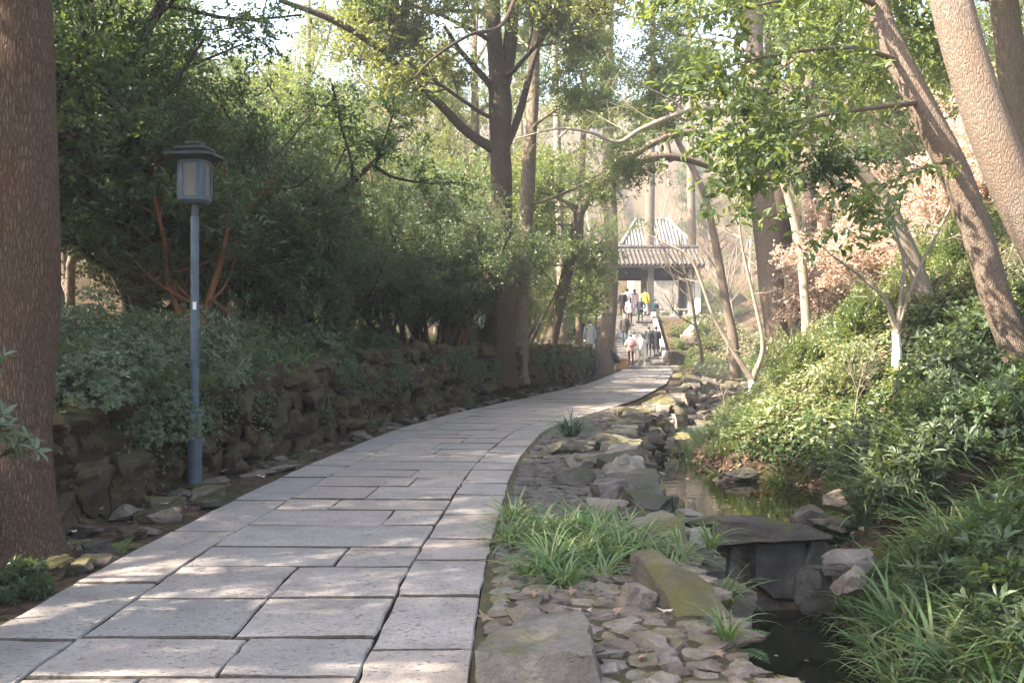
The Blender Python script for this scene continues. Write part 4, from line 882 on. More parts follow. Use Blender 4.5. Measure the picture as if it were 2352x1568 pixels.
# round tufts
p=W(1310,995,13.6); plant(TUFT[0],p[0],13.6,1.15,.4,'round blue-green mondo tuft on the stream edge beside the path','plant',None,z=p[2]-.02,leaf='blades')
for px,py,Yq,s,l in [(800,868,17.4,1.2,'dark mondo tuft hanging from the wall top, the nearer of two'),(835,845,18.2,1.1,'dark mondo tuft on the wall top, the farther of two')]:
    p=W(px,py,Yq); plant(TUFT[1],p[0]-.1,Yq,s,1,l,'plant',None,z=p[2],leaf='blades')
for px,py,Yq,s,l in [(1600,1000,21,1.2,'drooping blue-green tuft on the rocks of the upper stream bed'),(1585,975,24,1.0,'smaller blue-green tuft behind the upper stream rocks')]:
    p=W(px,py,Yq); plant(TUFT[1],p[0],Yq,s,1,l,'plant',None,z=p[2],leaf='blades')
# the big fresh clump on the verge
rng2=np.random.default_rng(5); cm=MB(); nt=46
for q in range(nt):
    cx=rng2.normal(.52,.33); cyy=rng2.normal(7.35,.55); cx=min(max(cx,-.02),1.2); n=int(rng2.integers(34,60)); a=rng2.uniform(0,6.28,n); r=.06*np.sqrt(rng2.uniform(0,1,n))
    base=np.stack([cx-.5+np.cos(a)*r,cyy-7.3+np.sin(a)*r,np.full(n,0.0)],1)
    blades(cm,base,a+rng2.normal(0,.8,n),rng2.uniform(.2,.46,n),.014,rng2.uniform(.35,1.35,n),rng2.uniform(.7,1.9,n),rng2,5)
o=link('grass_clump',cm.mesh('grass_clump',M['grass_fresh']),None,(.5,7.3,-.02)); tag(o,'wide fresh green grass clump sprawling over the cobbles at the path edge','grass clump')
for x,y,z,s,l in [(1.08,5.0,.0,.45,'small grass sprig by the pale wedge rock'),(1.18,5.9,.28,.4,'leafy sprig rooted on the mossy boulder'),(1.2,8.2,-.1,.8,'grass tuft on the stream edge behind the mossy boulder'),(1.45,7.0,-.35,.9,'dark grass hanging down behind the mossy boulder')]:
    plant(STRAP[2 if s<.5 else 1],x,y,s,1.0,l,'plant',None,z=z,leaf='blades')
for x,y,s,k,l in [(1.75,6.6,.9,0,'green fern on the near bank below the mossy boulder'),(1.6,7.3,.8,1,'light fern leaning over the lower stream'),(1.95,7.7,.85,1,'fern with long fronds reaching over the stream'),(1.7,5.6,1.0,2,'yellowing fern at the bottom edge above the water'),(1.5,5.9,.8,2,'small yellowing fern among dead leaves'),(1.98,6.1,1.0,2,'large yellow-green fern by the lower stream'),(4.3,12.9,.8,0,'fern hanging over the pool from the grassy bank'),(3.9,14.9,.8,1,'feathery fern at the far end of the pool'),(5.0,15.2,.9,0,'fern above the pool among grass'),(4.2,8.8,.8,1,'fern among strap leaves on the near bank'),(3.3,6.8,.7,0,'dark fern at the bottom of the near bank'),(-3.2,12.9,.5,0,'little fern growing out of the stone wall'),(-3.0,11.6,.4,1,'tiny fern at the foot of the wall'),(-2.95,7.4,.4,0,'tiny fern by the massive trunk')]:
    plant(FERN[k],x,y,s,uni(0,6),l,'fern',None,leaf='fronds')

for q in range(26):
    x,y,z=ground_hit(uni(1960,2200),uni(1060,1210)); plant([STRAP[2],STRAP[1],FERN[0],LANCE[0],STRAP[0]][q%5],x,y,uni(.5,.85),uni(0,6.3),'low leafy plant covering the soil above the weir on the near bank','plant','plants above the weir',leaf='blades')
for x,y,s in [(9.7,55.6,1.0),(10.4,56.4,1.1),(9.6,57.4,1.0),(11.0,55.2,1.2),(9.8,58.8,1.1),(11.2,57.6,1.2),(10.2,54.2,1.0),(9.5,56.5,.8),(10.9,59.0,1.2)]:
    plant(LIGHTS[int(rng.integers(0,2))],x,y,s*.8,uni(0,6.3),'low green bush on the slope beside the gate steps','bush','bushes beside the steps',wood='stems',leaf='leaves')
# ground cover on the bank: nobody could count it
def cover(name,n,ylo,yhi,wlo,whi,mat,size,hmax,label,seed,side=1,ratio=.6,patch=1.2,thr=-.2):
    r=np.random.default_rng(seed); y=r.uniform(ylo,yhi,n); 
    x=(stream_r(y)+wlo+(whi-wlo)*r.uniform(0,1,n)) if side>0 else (PL(y)-wall_off(y)-wlo-(whi-wlo)*r.uniform(0,1,n))
    keep=wob(x*patch,y*patch)>thr+r.normal(0,.15,n); x,y=x[keep],y[keep]; n=len(x)
    hh=hmax*np.clip(.45+.55*wob(x*1.9+3,y*1.9),.08,1)*r.uniform(.3,1,n); P=np.stack([x,y,H(x,y)+hh],1)
    D=nrm(np.stack([r.normal(-.25*side,.7,n),r.normal(-.1,.7,n),r.normal(-.1,.4,n)],1)); N=nrm(np.stack([r.normal(-.35*side,.4,n),r.normal(-.1,.4,n),np.ones(n)],1))
    L=size*r.uniform(.6,1.25,n); mb=MB(); leaves(mb,P,D,N,L,L*ratio,'q',0,.08)
    tag(link(name,mb.mesh(name,M[mat],False)),label,None,None,'stuff')
cover('ground_cover_leaves',190000,11,44,.5,8.5,'leaf_ivy',.1,.45,'leafy ground cover over the sunny bank',1,thr=-.75)
cover('bank_weeds',36000,11,40,.4,8.0,'grass',.17,.5,'narrow-leaved weeds among the ground cover of the sunny bank',21,1,.16,1.7,.1)
cover('bank_dead_leaves',16000,11,40,.4,8.0,'leaf_fallen',.09,.42,'dead brown leaves caught in the ground cover of the sunny bank',22,1,.7,2.3,.25)
cover('bank_creeper',60000,11,40,.4,8.0,'leaf_mid',.065,.75,'small-leaved creeper heaped over the sunny bank',23,1,.55,.9,.15)
cover('shade_ground_cover',52000,5,15,.2,4.4,'leaf_dark',.085,.34,'dark low leaves over the shaded bank',2,thr=-.5)
cover('wall_top_undergrowth',22000,9,50,.35,5,'leaf_dark',.06,.28,'low dark undergrowth along the wall top',3,-1,.45,1.5,0.0)
cover('fallen_leaf_litter',16000,5,50,.2,7,'leaf_fallen',.075,.03,'brown fallen leaves lying along the wall top',4,-1,.75,1.1,-.1)
cover('bank_leaf_litter',15000,5,22,.15,3.5,'leaf_fallen',.085,.05,'brown fallen leaves lying on the near bank',5,1,.75,1.3,-.1)

def cover_box(name,n,x0,x1,y0,y1,mat,size,hmax,label,seed,thr=-.6):
    r=np.random.default_rng(seed); x=r.uniform(x0,x1,n); y=r.uniform(y0,y1,n); keep=(wob(x*.8,y*.8)>thr+r.normal(0,.2,n))&((x>PR(y)+1.2)|(x<PL(y)-1.2))&~((x>5.2)&(x<9.1)&(y>54)); x,y=x[keep],y[keep]; n=len(x)
    P=np.stack([x,y,H(x,y)+hmax*np.clip(.5+.5*wob(x*1.3,y*1.3),.05,1)*r.uniform(.2,1,n)],1); L=size*r.uniform(.6,1.3,n); mb=MB()
    leaves(mb,P,np.stack([r.normal(0,.8,n),r.normal(-.3,.6,n),r.normal(0,.4,n)],1),np.stack([r.normal(0,.5,n),r.normal(-.4,.4,n),np.ones(n)],1),L,L*.55,'q',0,.08); tag(link(name,mb.mesh(name,M[mat],False)),label,None,None,'stuff')
cover_box('far_bank_cover',42000,7,26,40,63,'leaf_ivy',.16,.6,'green ground cover on the slopes beside the gate steps',11)
cover_box('terrace_cover',26000,-14,6,40,66,'leaf_mid',.15,.5,'green undergrowth on the terrace by the far lamp post',12)
cover_box('upper_bank_cover',40000,9,24,10,42,'leaf_mid',.13,.6,'green undergrowth on the upper bank',13)
cover_box('near_bank_cover',16000,3.4,6.5,8.6,12.5,'leaf_dark',.085,.35,'low dark leaves by the pool edge',14,-1.0)
r_=np.random.default_rng(44); cs=[]
for q in range(95):
    yc=r_.uniform(7,44); hang=r_.random()<.7; zc=float(wall_h(yc))*(r_.uniform(.75,1.05) if hang else r_.uniform(.1,.8)); n=int(r_.integers(60,220)); sp=r_.uniform(.12,.35)
    yy=yc+r_.normal(0,sp,n); zz=zc-np.abs(r_.normal(0,sp,n)) if hang else zc+r_.normal(0,sp*.7,n); zz=np.clip(zz,.0,1.5)
    cs.append(np.stack([PL(yy)-wall_off(yy)+.08-.17*zz/wall_h(yy)+r_.uniform(0,.12,n),yy,zz],1))
P_=np.vstack(cs); n=len(P_); mb=MB(); leaves(mb,P_,np.stack([r_.normal(.3,.5,n),r_.normal(0,.7,n),r_.normal(-.5,.4,n)],1),np.stack([np.ones(n),r_.normal(-.3,.4,n),r_.normal(.7,.4,n)],1),.05*r_.uniform(.6,1.3,n),.032,'q',0,.08)
tag(link('wall_ivy_leaves',mb.mesh('wall_ivy',M['leaf_dark'],False)),'small creeping leaves hanging over the retaining wall',None,None,'stuff')
# fallen plane leaves that can be told apart
def star_leaf(seed):
    r=np.random.default_rng(seed); a=np.linspace(0,2*np.pi,15,endpoint=False); rad=np.where(np.arange(15)%3==0,1.0,np.where(np.arange(15)%3==1,.55,.5))*r.uniform(.85,1.1,15); rad[7:9]*=.6
    z=.22*rad**2*np.cos(a*r.integers(1,4)+r.uniform(0,6)); V=np.vstack([np.stack([np.cos(a)*rad*.5,np.sin(a)*rad*.5,z*.5+.12],1),[[0,0,.05]]]); j=np.arange(15)
    mb=MB(); mb.add(V,np.stack([j,(j+1)%15,np.full(15,15)],1)); st=np.array([[0,0,.05],[-.3,.02,.06],[-.62,.05,.12]]); tube(mb,st,[.012,.012,.01],3)
    return mb.mesh('fallen_leaf',M['leaf_fallen'] if seed%3 else M['leaf_pale'],False)
LF=[star_leaf(i) for i in range(6)]
rng3=np.random.default_rng(9)
for q in range(95):
    k=q%5
    if k<2: y=rng3.uniform(4.6,8.5); x=float(PR(y))+rng3.uniform(.02,1.3); z=.02; lab,gr='dry curled leaf lying on the cobbled verge','leaves on the cobbles'
    elif k==2: y=rng3.uniform(5.5,12); x=float(PL(y))-rng3.uniform(.02,.7); z=.06; lab,gr='dry curled leaf lying between path and wall','leaves along the wall foot'
    elif k==3 and q%2: y=rng3.uniform(6,16); x=float(PL(y))+rng3.uniform(.1,2.3); z=.006; lab,gr='pale fallen leaf lying flat on the path slabs','leaves on the path'
    else: y=rng3.uniform(6.2,9.5); x=float(stream_r(y))+rng3.uniform(.1,1.6); z=G(x,y)+.05; lab,gr='dry curled leaf caught among the bank plants','leaves on the near bank'
    s=rng3.uniform(.07,.13)*(.6 if k==3 and q%2 else 1); o=link('fallen_leaf',LF[int(rng3.integers(0,6))],None,(x,y,z)); o.scale=(s,s,s*(.35 if k==3 and q%2 else 1)); o.rotation_euler=(rng3.normal(0,.25),rng3.normal(0,.25),rng3.uniform(0,6.3)); tag(o,lab,'leaf',gr)

for q in range(16):
    y=rng3.uniform(11.2,14.6) if q<11 else rng3.uniform(7.6,9.8); x=float(PR(y)+verge_w(y))+rng3.uniform(.7,1.9) if q<11 else rng3.uniform(2.1,2.7); s=rng3.uniform(.05,.1)
    o=link('fallen_leaf',LF[int(rng3.integers(0,6))],None,(x,y,(-.497 if q<11 else -1.287)-.03*s)); o.scale=(s,s,s*.3); o.rotation_euler=(0,0,rng3.uniform(0,6.3)); tag(o,'fallen leaf floating on the pool above the weir' if q<11 else 'fallen leaf floating on the lower stream','leaf','floating leaves')
# canopy trees that stand outside the frame and shade the near path, and the woods beyond
for x,y,s,i_ in [(-9.5,3,1.15,1),(-12,8.5,1.2,0),(-8.5,-3,1.1,1),(-14,1,1.2,1),(-13,14,1.05,1),(-11.5,-8,1.1,0),(-17,6,1.25,0)]:
    plant(TALL[i_],x,y,s,uni(0,6.3),'tall evergreen left of the massive trunk whose crown shades the path','tree','canopy trees beside the near path')
for q in range(20):
    y=uni(64,125); x=y*uni(-.6,.15) if q%3 else y*uni(.12,.6)
    if (4<x<14 and y<70) or .08<x/y<.2 and y<90: continue
    plant(TALL[int(rng.choice([0,0,2,1]))],x,y,uni(.8,1.25),uni(0,6.3),'distant evergreen on the hillside beyond the gate','tree','distant evergreens')
for q in range(12):
    y=uni(34,60); x=-uni(9,26)
    plant(TALL[int(rng.choice([0,2,0]))],x,y,uni(.85,1.1),uni(0,6.3),'tall light green tree in the wood far behind the thicket','tree','wood far behind the thicket')
for q in range(10):
    y=uni(26,58); x=uni(17,30)
    plant(TALL[int(rng.choice([0,2,1]))],x,y,uni(.85,1.15),uni(0,6.3),'tall evergreen on top of the sunny bank','tree','trees along the top of the bank')
for q in range(170):
    y=uni(66,150); x=y*uni(-.6,.6)
    if (3<x<15 and y<76) or .09<x/y<.19 and y<90: continue
    plant(BARE[int(rng.integers(0,3))],x,y,uni(.8,1.3),uni(0,6.3),'leafless winter tree on the pale hillside beyond the gate','tree','leafless trees on the hillside')
for x,y,s,k,zz in [(-1.5,40,1.1,2,1.55),(-4.5,46,1.2,2,1.6),(12.8,41,1.0,2,1.5),(15,56,1.2,2,1.5),(1.0,66,1.2,2,1.7),(-9,43,1.2,2,1.4)]:
    plant(TALL[k],x,y,s,uni(0,6.3),'high-crowned light green tree beside the far stretch of the path','tree','high-crowned trees by the far path',sz=zz)
for x,y,s in [(-13,44,1.3),(-11,52,1.4),(-16,50,1.4),(-8,56,1.3),(-19,46,1.3),(-6,50,1.2),(-14,60,1.4),(-8,30,1.0),(-12.5,24,1.0),(-6,42,1.0),(-3.5,48,1.0),(13,48,1.0),(15,40,1.1),(10,52,.8),(-16,40,1.1),(-10,50,1.1),(1.5,58,.9),(14.5,55,1)]:
    plant(BARE[int(rng.integers(0,3))],x,y,s,uni(0,6.3),'leafless tree standing among the nearer evergreens','tree','leafless trees among the evergreens')

for q in range(60):
    y=uni(66,118); x=y*uni(-.35,.5)
    if .09<x/y<.18 and y<92: continue
    plant(UND[int(rng.choice([4,5,5,4]))],x,y,uni(.4,.8),uni(0,6.3),'hazy green bush of the undergrowth on the hillside beyond the gate','bush','undergrowth on the far hillside',name='hillside_bush')
# ------------------------------------------------------------------ lamps
def octo(mb,w,ch,z0,z1,mi=0,w2=None,cap=True):
    def ring(w,z):
        h=w/2; c=ch*w; return [[-h+c,-h,z],[h-c,-h,z],[h,-h+c,z],[h,h-c,z],[h-c,h,z],[-h+c,h,z],[-h,h-c,z],[-h,-h+c,z]]
    V=np.array(ring(w,z0)+ring(w2 or w,z1)); j=np.arange(8); k=(j+1)%8
    mb.add(V,[np.stack([j,k,k+8,j+8],1),np.array([[7,6,5,4,3,2,1,0],[8,9,10,11,12,13,14,15]])],mi)
def lamp(label,loc,rz,sticker):
    o=thing('street_lamp',label,'street lamp',loc,rz,'lamp posts along the path')
    def part(name,f,mat,par=o): mb=MB(); f(mb); return link(name,mb.mesh(name,M[mat],True,30),par)
    part('base_sleeve',lambda m:tube(m,[[0,0,-.1],[0,0,.78],[0,0,.82],[0,0,.825]],[.073,.073,.073,.05],24,cap=True),'paint')
    part('pole',lambda m:(tube(m,[[0,0,.8],[0,0,2.78],[0,0,2.785],[0,0,2.80]],[.042,.042,.040,.037],20),tube(m,[[0,0,2.80],[0,0,2.97]],[.033,.036],20)),'paint')
    lb=part('lantern_body',lambda m:(octo(m,.22,.16,2.93,2.96,0,.28),octo(m,.28,.16,2.96,3.00)),'paint')
    part('top_rail',lambda m:octo(m,.28,.16,3.33,3.37),'paint',lb)
    for q in range(4):
        a=q*math.pi/2+math.pi/4; part('corner_post',lambda m:box(m,(math.cos(a)*.153,math.sin(a)*.153,3.165),(.068,.016,.335),0,a+math.pi/2),'paint',lb)
        b=q*math.pi/2
        for sgn in (-1,1): part('mullion',lambda m:box(m,(math.cos(b)*.138-math.sin(b)*.084*sgn,math.sin(b)*.138+math.cos(b)*.084*sgn,3.165),(.03,.018,.335),0,b+math.pi/2),'paint',lb)
        part('pane',lambda m:box(m,(math.cos(b)*.13,math.sin(b)*.13,3.165),(.15,.006,.33),0,b+math.pi/2),'frost',lb)
    rf=part('roof',lambda m:(octo(m,.33,.16,3.365,3.40,0,.5),octo(m,.5,.14,3.40,3.425)),'paint_dark')
    part('roof_tier',lambda m:(octo(m,.26,.16,3.42,3.475,0,.34),octo(m,.34,.14,3.475,3.497)),'paint_dark',rf)
    part('cap',lambda m:(octo(m,.12,.18,3.49,3.535,0,.165),octo(m,.165,.16,3.535,3.558)),'paint_dark',rf)
    if sticker: part('sticker',lambda m:(m.add(np.array([[math.sin(t)*.0432,-math.cos(t)*.0432,z] for z in (1.845,1.925) for t in np.linspace(-.1,.75,7)]),np.array([[i,i+1,i+8,i+7] for i in range(6)]))),'sticker')
    return o
lamp('blue-grey lamp post with tiered lantern roof standing near the wall, the nearer one',(-3.25,10.2,-.02),-.08,True)
lamp('far blue-grey lamp post with lantern at the end of the wall',(3.80,45.0,-.02),-.2,False)
st=boulder('flat stone at the foot of the near lamp post',447,1128,10.15,(.45,.36,.12),430,'boulder_moss',.2)

# ------------------------------------------------------------------ gate pavilion, stairs
gate=thing('gate_pavilion','tiled gate pavilion with stone columns at the head of the steps','pavilion',(8.5,61.5,3.0)); g0=np.array(gate.location)
def gpart(name,f,mat,par=gate,smooth=True): mb=MB(); f(mb); mb.v=[v-g0 for v in mb.v]; return link(name,mb.mesh(name,M[mat],smooth,35),par)
gpart('floor_slab',lambda m:box(m,(8.6,63.1,2.92),(6.6,4.6,.26),0,0,.02),'step')
for x in (6.05,8.55,11.0):
    for y in (61.4,64.6):
        gpart('column',lambda m:box(m,(x,y,4.55),(.36,.36,3.02),0,0,.03),'column')
        gpart('column_base',lambda m:box(m,(x,y,3.12),(.5,.5,.16),0,0,.03),'column')
for y in (61.4,64.6): gpart('lintel',lambda m:box(m,(8.5,y,5.72),(5.6,.22,.55),0,0,.02),'timber')
gpart('ceiling',lambda m:box(m,(8.5,63.0,6.02),(5.5,3.6,.08)),'timber')
for y in (61.25,64.75): gpart('eave_beam',lambda m:box(m,(8.5,y,6.1),(5.9,.14,.16),0,0,.01),'column')
gpart('gable_wall',lambda m:box(m,(11.42,63.0,4.6),(.36,3.7,3.1),0,0,.02),'plaster')
gpart('bench',lambda m:(box(m,(9.8,61.4,3.47),(2.1,.34,.1),0,0,.01),box(m,(9.0,61.4,3.22),(.14,.28,.4)),box(m,(10.6,61.4,3.22),(.14,.28,.4))),'column')
gpart('plinth',lambda m:box(m,(10.2,61.2,2.3),(3.0,.5,1.25),0,0,.02),'step')
roof=gpart('roof',lambda m:m.add(np.array([[5.55,60.55,6.12],[11.75,60.55,6.12],[11.75,62.95,7.25],[5.55,62.95,7.25],[5.55,65.4,6.12],[11.75,65.4,6.12],[5.55,60.55,6.02],[11.75,60.55,6.02],[11.75,65.4,6.02],[5.55,65.4,6.02]]),[np.array([[0,1,2,3],[3,2,5,4],[6,9,8,7],[0,6,7,1],[4,5,8,9]]),np.array([[0,3,4],[1,5,2]]),np.array([[0,4,9,6],[1,7,8,5]])]),'ridge',gate,False)
tm=MB()
n=7
for q in range(n):
    t0=q/n; y0=60.5+2.4*t0; z0=6.16+1.13*t0
    tube(tm,[[0,y0,z0],[0,y0+.05,z0+.03],[0,y0+2.4/n,z0+1.13/n+.0]],[.095,.1,.075],8,cap=True)
tm.v=[v-np.array([0,60.5,6.16]) for v in tm.v]; TR=tm.mesh('tile_row',M['tile'],True,40)
for q in range(23):
    x=5.7+q*.27
    a=link('tile_row',TR,roof,tuple(np.array([x,60.5,6.16])-g0)); b=link('tile_row',TR,roof,tuple(np.array([x,65.45,6.16])-g0)); b.rotation_euler=(0,0,math.pi)
gpart('ridge',lambda m:(box(m,(8.65,62.95,7.32),(6.3,.24,.2),0,0,.02),box(m,(8.65,62.95,7.5),(6.4,.3,.14),0,0,.03)),'ridge',roof,False)
# hall roof behind
hall=thing('temple_hall','grey tiled roof of a hall showing above the gate ridge','hall',(12.5,88,4.0)); h0=np.array(hall.location)
def hpart(name,f,mat,smooth=True,par=hall): mb=MB(); f(mb); mb.v=[v-h0 for v in mb.v]; return link(name,mb.mesh(name,M[mat],smooth,35),par)
hpart('wall',lambda m:box(m,(12.5,89,7.0),(3.8,5,6.0)),'column',False)
hr=hpart('roof',lambda m:m.add(np.array([[9.4,85.4,9.7],[15.6,85.4,9.7],[13.9,89,12.3],[11.1,89,12.3],[9.4,92.4,9.7],[15.6,92.4,9.7]]),[np.array([[0,1,2,3],[3,2,5,4],[0,4,5,1]]),np.array([[0,3,4],[1,5,2]])]),'hall_tile',False)
for q in range(21):
    x=9.55+q*.3; f_=min(1,(x-9.4)/1.7,(15.6-x)/1.7); hpart('tile_row',lambda m:tube(m,[[x,85.35,9.76],[x,85.35+3.6*f_,9.76+2.6*f_]],[.08,.08],6,cap=True),'hall_tile',True,hr)
hpart('hip_ridge',lambda m:tube(m,[[15.65,85.3,9.8],[13.9,89,12.4],[11.1,89,12.4],[9.35,85.3,9.8]],[.16]*4,8,cap=True),'hall_tile',True,hr)
for x,y,s in [(7.0,72,1.0),(9.5,78,1.2),(13,75,1.2),(6.0,80,1.3),(11.5,82,1.2),(8.2,84,1.3)]:
    plant(LIGHTS[int(rng.integers(0,2))],x,y,s*1.3,uni(0,6.3),'green bush in the court beyond the gate','bush','bushes in the court',wood='stems',leaf='leaves')
# stairs
stairs=thing('stone_stairs','flight of grey stone steps climbing to the gate pavilion','stairs',(7.3,55.4,0.0)); s0=np.array(stairs.location)
def spart(name,f,mat): mb=MB(); f(mb); mb.v=[v-s0 for v in mb.v]; return link(name,mb.mesh(name,M[mat],False),stairs)
spart('landing',lambda m:box(m,(7.75,55.0,.04),(2.9,.9,.24),0,0,.015),'step')
for q in range(18):
    spart('step',lambda m:box(m,(7.1,55.55+.3*q+.1,.16*(q+1)-.11+.003*(q%2)),(2.75,.5,.22),0,0,.015),'step')
for x in (8.62,5.6):
    spart('side_slab',lambda m:box(m,(x,58.15,1.75),(.28,6.1,.3),0,0,.02,(.49,0,0)),'column')
ste=thing('slanted_stele','slanting stone tablet on a block beside the steps','stele',(10.15,57.5,G(10.15,57.5)))
link('block',rock_mesh('block',440,M['boulder_warm'],4,6,.03,.1),ste,(0,0,.35)).scale=(.9,.6,1.0)
one_box('tablet',(.2,0,1.05),(.28,.16,1.1),M['plaster'],ste,0,.02,(0,.75,0))

# ------------------------------------------------------------------ people
def skin_body(name,J,E,mats,region):
    me=bpy.data.meshes.new(name); me.from_pydata([j[0] for j in J],E,[]); o=bpy.data.objects.new(name,me); COL.objects.link(o)
    o.modifiers.new('Skin','SKIN'); 
    for i_,j in enumerate(J): me.skin_vertices[0].data[i_].radius=(j[1],j[2] if len(j)>2 else j[1])
    me.skin_vertices[0].data[0].use_root=True
    sb=o.modifiers.new('Sub','SUBSURF'); sb.levels=1; sb.render_levels=1
    dg=bpy.context.evaluated_depsgraph_get(); nm=bpy.data.meshes.new_from_object(o.evaluated_get(dg)); bpy.data.objects.remove(o)
    nm.materials.clear()
    for m in mats: nm.materials.append(m)
    for p in nm.polygons: p.material_index=region(p.center); p.use_smooth=True
    return nm
def person(label,X,Y,z,yaw,coat,clen,pants,hair='hair',longhair=False,s=1.0,arms='down',stride=.0,hood=None,pack=None,shoes=(.05,.05,.05),group=None,puffy=0.0,sit=False,beard=False,skirt=None):
    o=thing('person',label,'person',(X,Y,z),yaw,group); o.scale=(s,s,s)
    A={'down':[((.25,-.01,1.08),(.26,.06,.85),(.26,.09,.76))]*2,
       'back':[((.27,-.1,1.1),(.10,-.2,.95),(.03,-.22,.95))]*2,
       'front':[((.24,.02,1.1),(.16,.2,1.05),(.1,.25,1.08))]*2,
       'phone':[((.25,-.01,1.08),(.26,.06,.85),(.26,.09,.76)),((.27,.14,1.22),(.13,.16,1.42),(.1,.13,1.5))],
       'straps':[((.27,.0,1.12),(.17,.14,1.2),(.12,.15,1.26))]*2}[arms]
    J=[((0,0,.93),.125,.1),((0,.0,1.12),.12,.095),((0,-.01,1.32),.14,.1),((0,0,1.44),.06),((0,.015,1.50),.055),((0,.025,1.60),.082,.095),((0,.02,1.68),.05,.06)]
    E=[(0,1),(1,2),(2,3),(3,4),(4,5),(5,6)]
    for k,sg in enumerate((-1,1)):
        b=len(J); st=stride*sg; e,w_,h_=A[k]
        J+=[((sg*.09,0,.87),.095),((sg*.1,st*.5+.02,.48),.062),((sg*.1,st,.09),.042),((sg*.1,st+.05,.04),.04,.035),((sg*.1,st+.15,.035),.035,.025)]; E+=[(0,b),(b,b+1),(b+1,b+2),(b+2,b+3),(b+3,b+4)]
        c=len(J); J+=[((sg*.18,-.01,1.38),.062),((sg*e[0],e[1],e[2]),.047),((sg*w_[0],w_[1],w_[2]),.03),((sg*h_[0],h_[1],h_[2]),.03,.018)]; E+=[(2,c),(c,c+1),(c+1,c+2),(c+2,c+3)]
    hand=[Vector((sg*A[k][2][0],A[k][2][1],A[k][2][2])) for k,sg in enumerate((-1,1))]
    def region(c):
        if c.z>1.45 or min((c-h).length for h in hand)<.085: return 1
        return 2 if c.z<.085 else 0
    link('body',skin_body('body',J,E,[cloth(pants),M['skin'],cloth(shoes)],region),o)
    # coat: torso loft and two sleeves, closed hem
    mb=MB(); n=14; a=np.linspace(0,2*np.pi,n,endpoint=False); zz=[clen,clen+.02,(clen+1.0)/2,1.0,1.15,1.3,1.39,1.44,1.47]; pf=puffy
    rx=[.19+pf+.03,.20+pf+.035,.185+pf+.02,.175+pf,.18+pf,.195+pf,.165+pf*.5,.10,.075]; ry=[.15+pf,.155+pf,.14+pf,.13+pf,.135+pf,.14+pf,.12,.09,.075]
    if puffy:      # quilted bands
        z2=np.linspace(clen,1.36,13); rx=list(np.interp(z2,zz,rx)+np.where(np.arange(13)%2,.012,-.008))+[.12,.08]; ry=list(np.interp(z2,zz,ry)+np.where(np.arange(13)%2,.012,-.008))+[.1,.075]; zz=list(z2)+[1.43,1.47]
    V=np.array([[np.cos(t)*rx[i_],np.sin(t)*ry[i_],zz[i_]] for i_ in range(len(zz)) for t in a]); i=np.arange(len(zz)-1)[:,None]*n; j=np.arange(n)[None,:]; k=(j+1)%n
    V=np.vstack([V,[[0,0,clen+.05]]]); jj=np.arange(n)
    mb.add(V,[np.stack([i+j,i+k,i+n+k,i+n+j],-1).reshape(-1,4),np.stack([(jj+1)%n,jj,np.full(n,len(V)-1)],1)])
    for k_,sg in enumerate((-1,1)):
        e,w_,h_=A[k_]; c=spl([[sg*.12,-.01,1.38,.09],[sg*.19,-.01,1.36,.082+pf*.4],[sg*(e[0]+.005),e[1],e[2],.07+pf*.4],[sg*w_[0],w_[1],w_[2],.052+pf*.3]],4); tube(mb,c[:,:3],c[:,3],8,cap=True)
    link('coat',mb.mesh('coat',cloth(coat),True,60),o)
    if skirt:
        mb=MB(); zz=[.3,.6,.95]; rr=[.22,.19,.15]; V=np.array([[np.cos(t)*rr[q],np.sin(t)*rr[q]*.8,zz[q]] for q in range(3) for t in a]); i=np.arange(2)[:,None]*n; mb.add(V,np.stack([i+j,i+k,i+n+k,i+n+j],-1).reshape(-1,4)); link('skirt',mb.mesh('skirt',cloth(skirt)),o)
    def blob(name,c,r,mat,cut=None,nu=12,nv=8):
        mb=MB(); u=np.linspace(0,2*np.pi,nu,endpoint=False); v=np.linspace(-math.pi/2,math.pi/2,nv)
        V=np.array([[np.cos(q)*np.cos(p)*r[0],np.sin(q)*np.cos(p)*r[1],np.sin(p)*r[2]] for p in v for q in u])
        if cut: V[:,1]=np.minimum(V[:,1],cut)
        i=np.arange(nv-1)[:,None]*nu; j=np.arange(nu)[None,:]; k=(j+1)%nu; mb.add(V+np.array(c),np.stack([i+j,i+k,i+nu+k,i+nu+j],-1).reshape(-1,4)); return link(name,mb.mesh(name,mat),o)
    if not beard: blob('hair',(0,-.005,1.635),(.098,.105,.10),M[hair],.075)
    else: blob('beard',(0,.085,1.535),(.05,.03,.045),M['hair_grey']); blob('hair',(0,-.03,1.64),(.09,.075,.08),M['hair_grey'],.03)
    blob('nose',(0,.12,1.59),(.013,.02,.02),M['skin'],None,6,5)
    for sg in (-1,1): blob('ear',(sg*.09,.015,1.59),(.012,.025,.035),M['skin'],None,6,5); blob('eye',(sg*.032,.105,1.615),(.012,.01,.008),M['hair'],None,6,4)
    if longhair: blob('ponytail',(0,-.1,1.46),(.06,.045,.2),M[hair])
    if hood: blob('hood',(0,-.06,1.47),(.14,.10,.10),cloth(hood))
    if pack:
        mb=MB(); box(mb,(0,-.23-puffy,1.2),(.30,.16,.42),0,0,.05); pk=link('backpack',mb.mesh('backpack',cloth(pack),True,50),o); mb=MB(); box(mb,(0,-.325-puffy,1.12),(.2,.05,.18),0,0,.02); link('pocket',mb.mesh('pocket',cloth(tuple(q*.8 for q in pack)),True,50),pk)
    return o
def PX(px,Y): return (px-1176)/F*Y
GP='visitors at the gate'
def step_z(i_): return .16*(i_+1)+.0
CR,BK,NV=(.72,.70,.64),(.018,.018,.022),(.03,.035,.05)
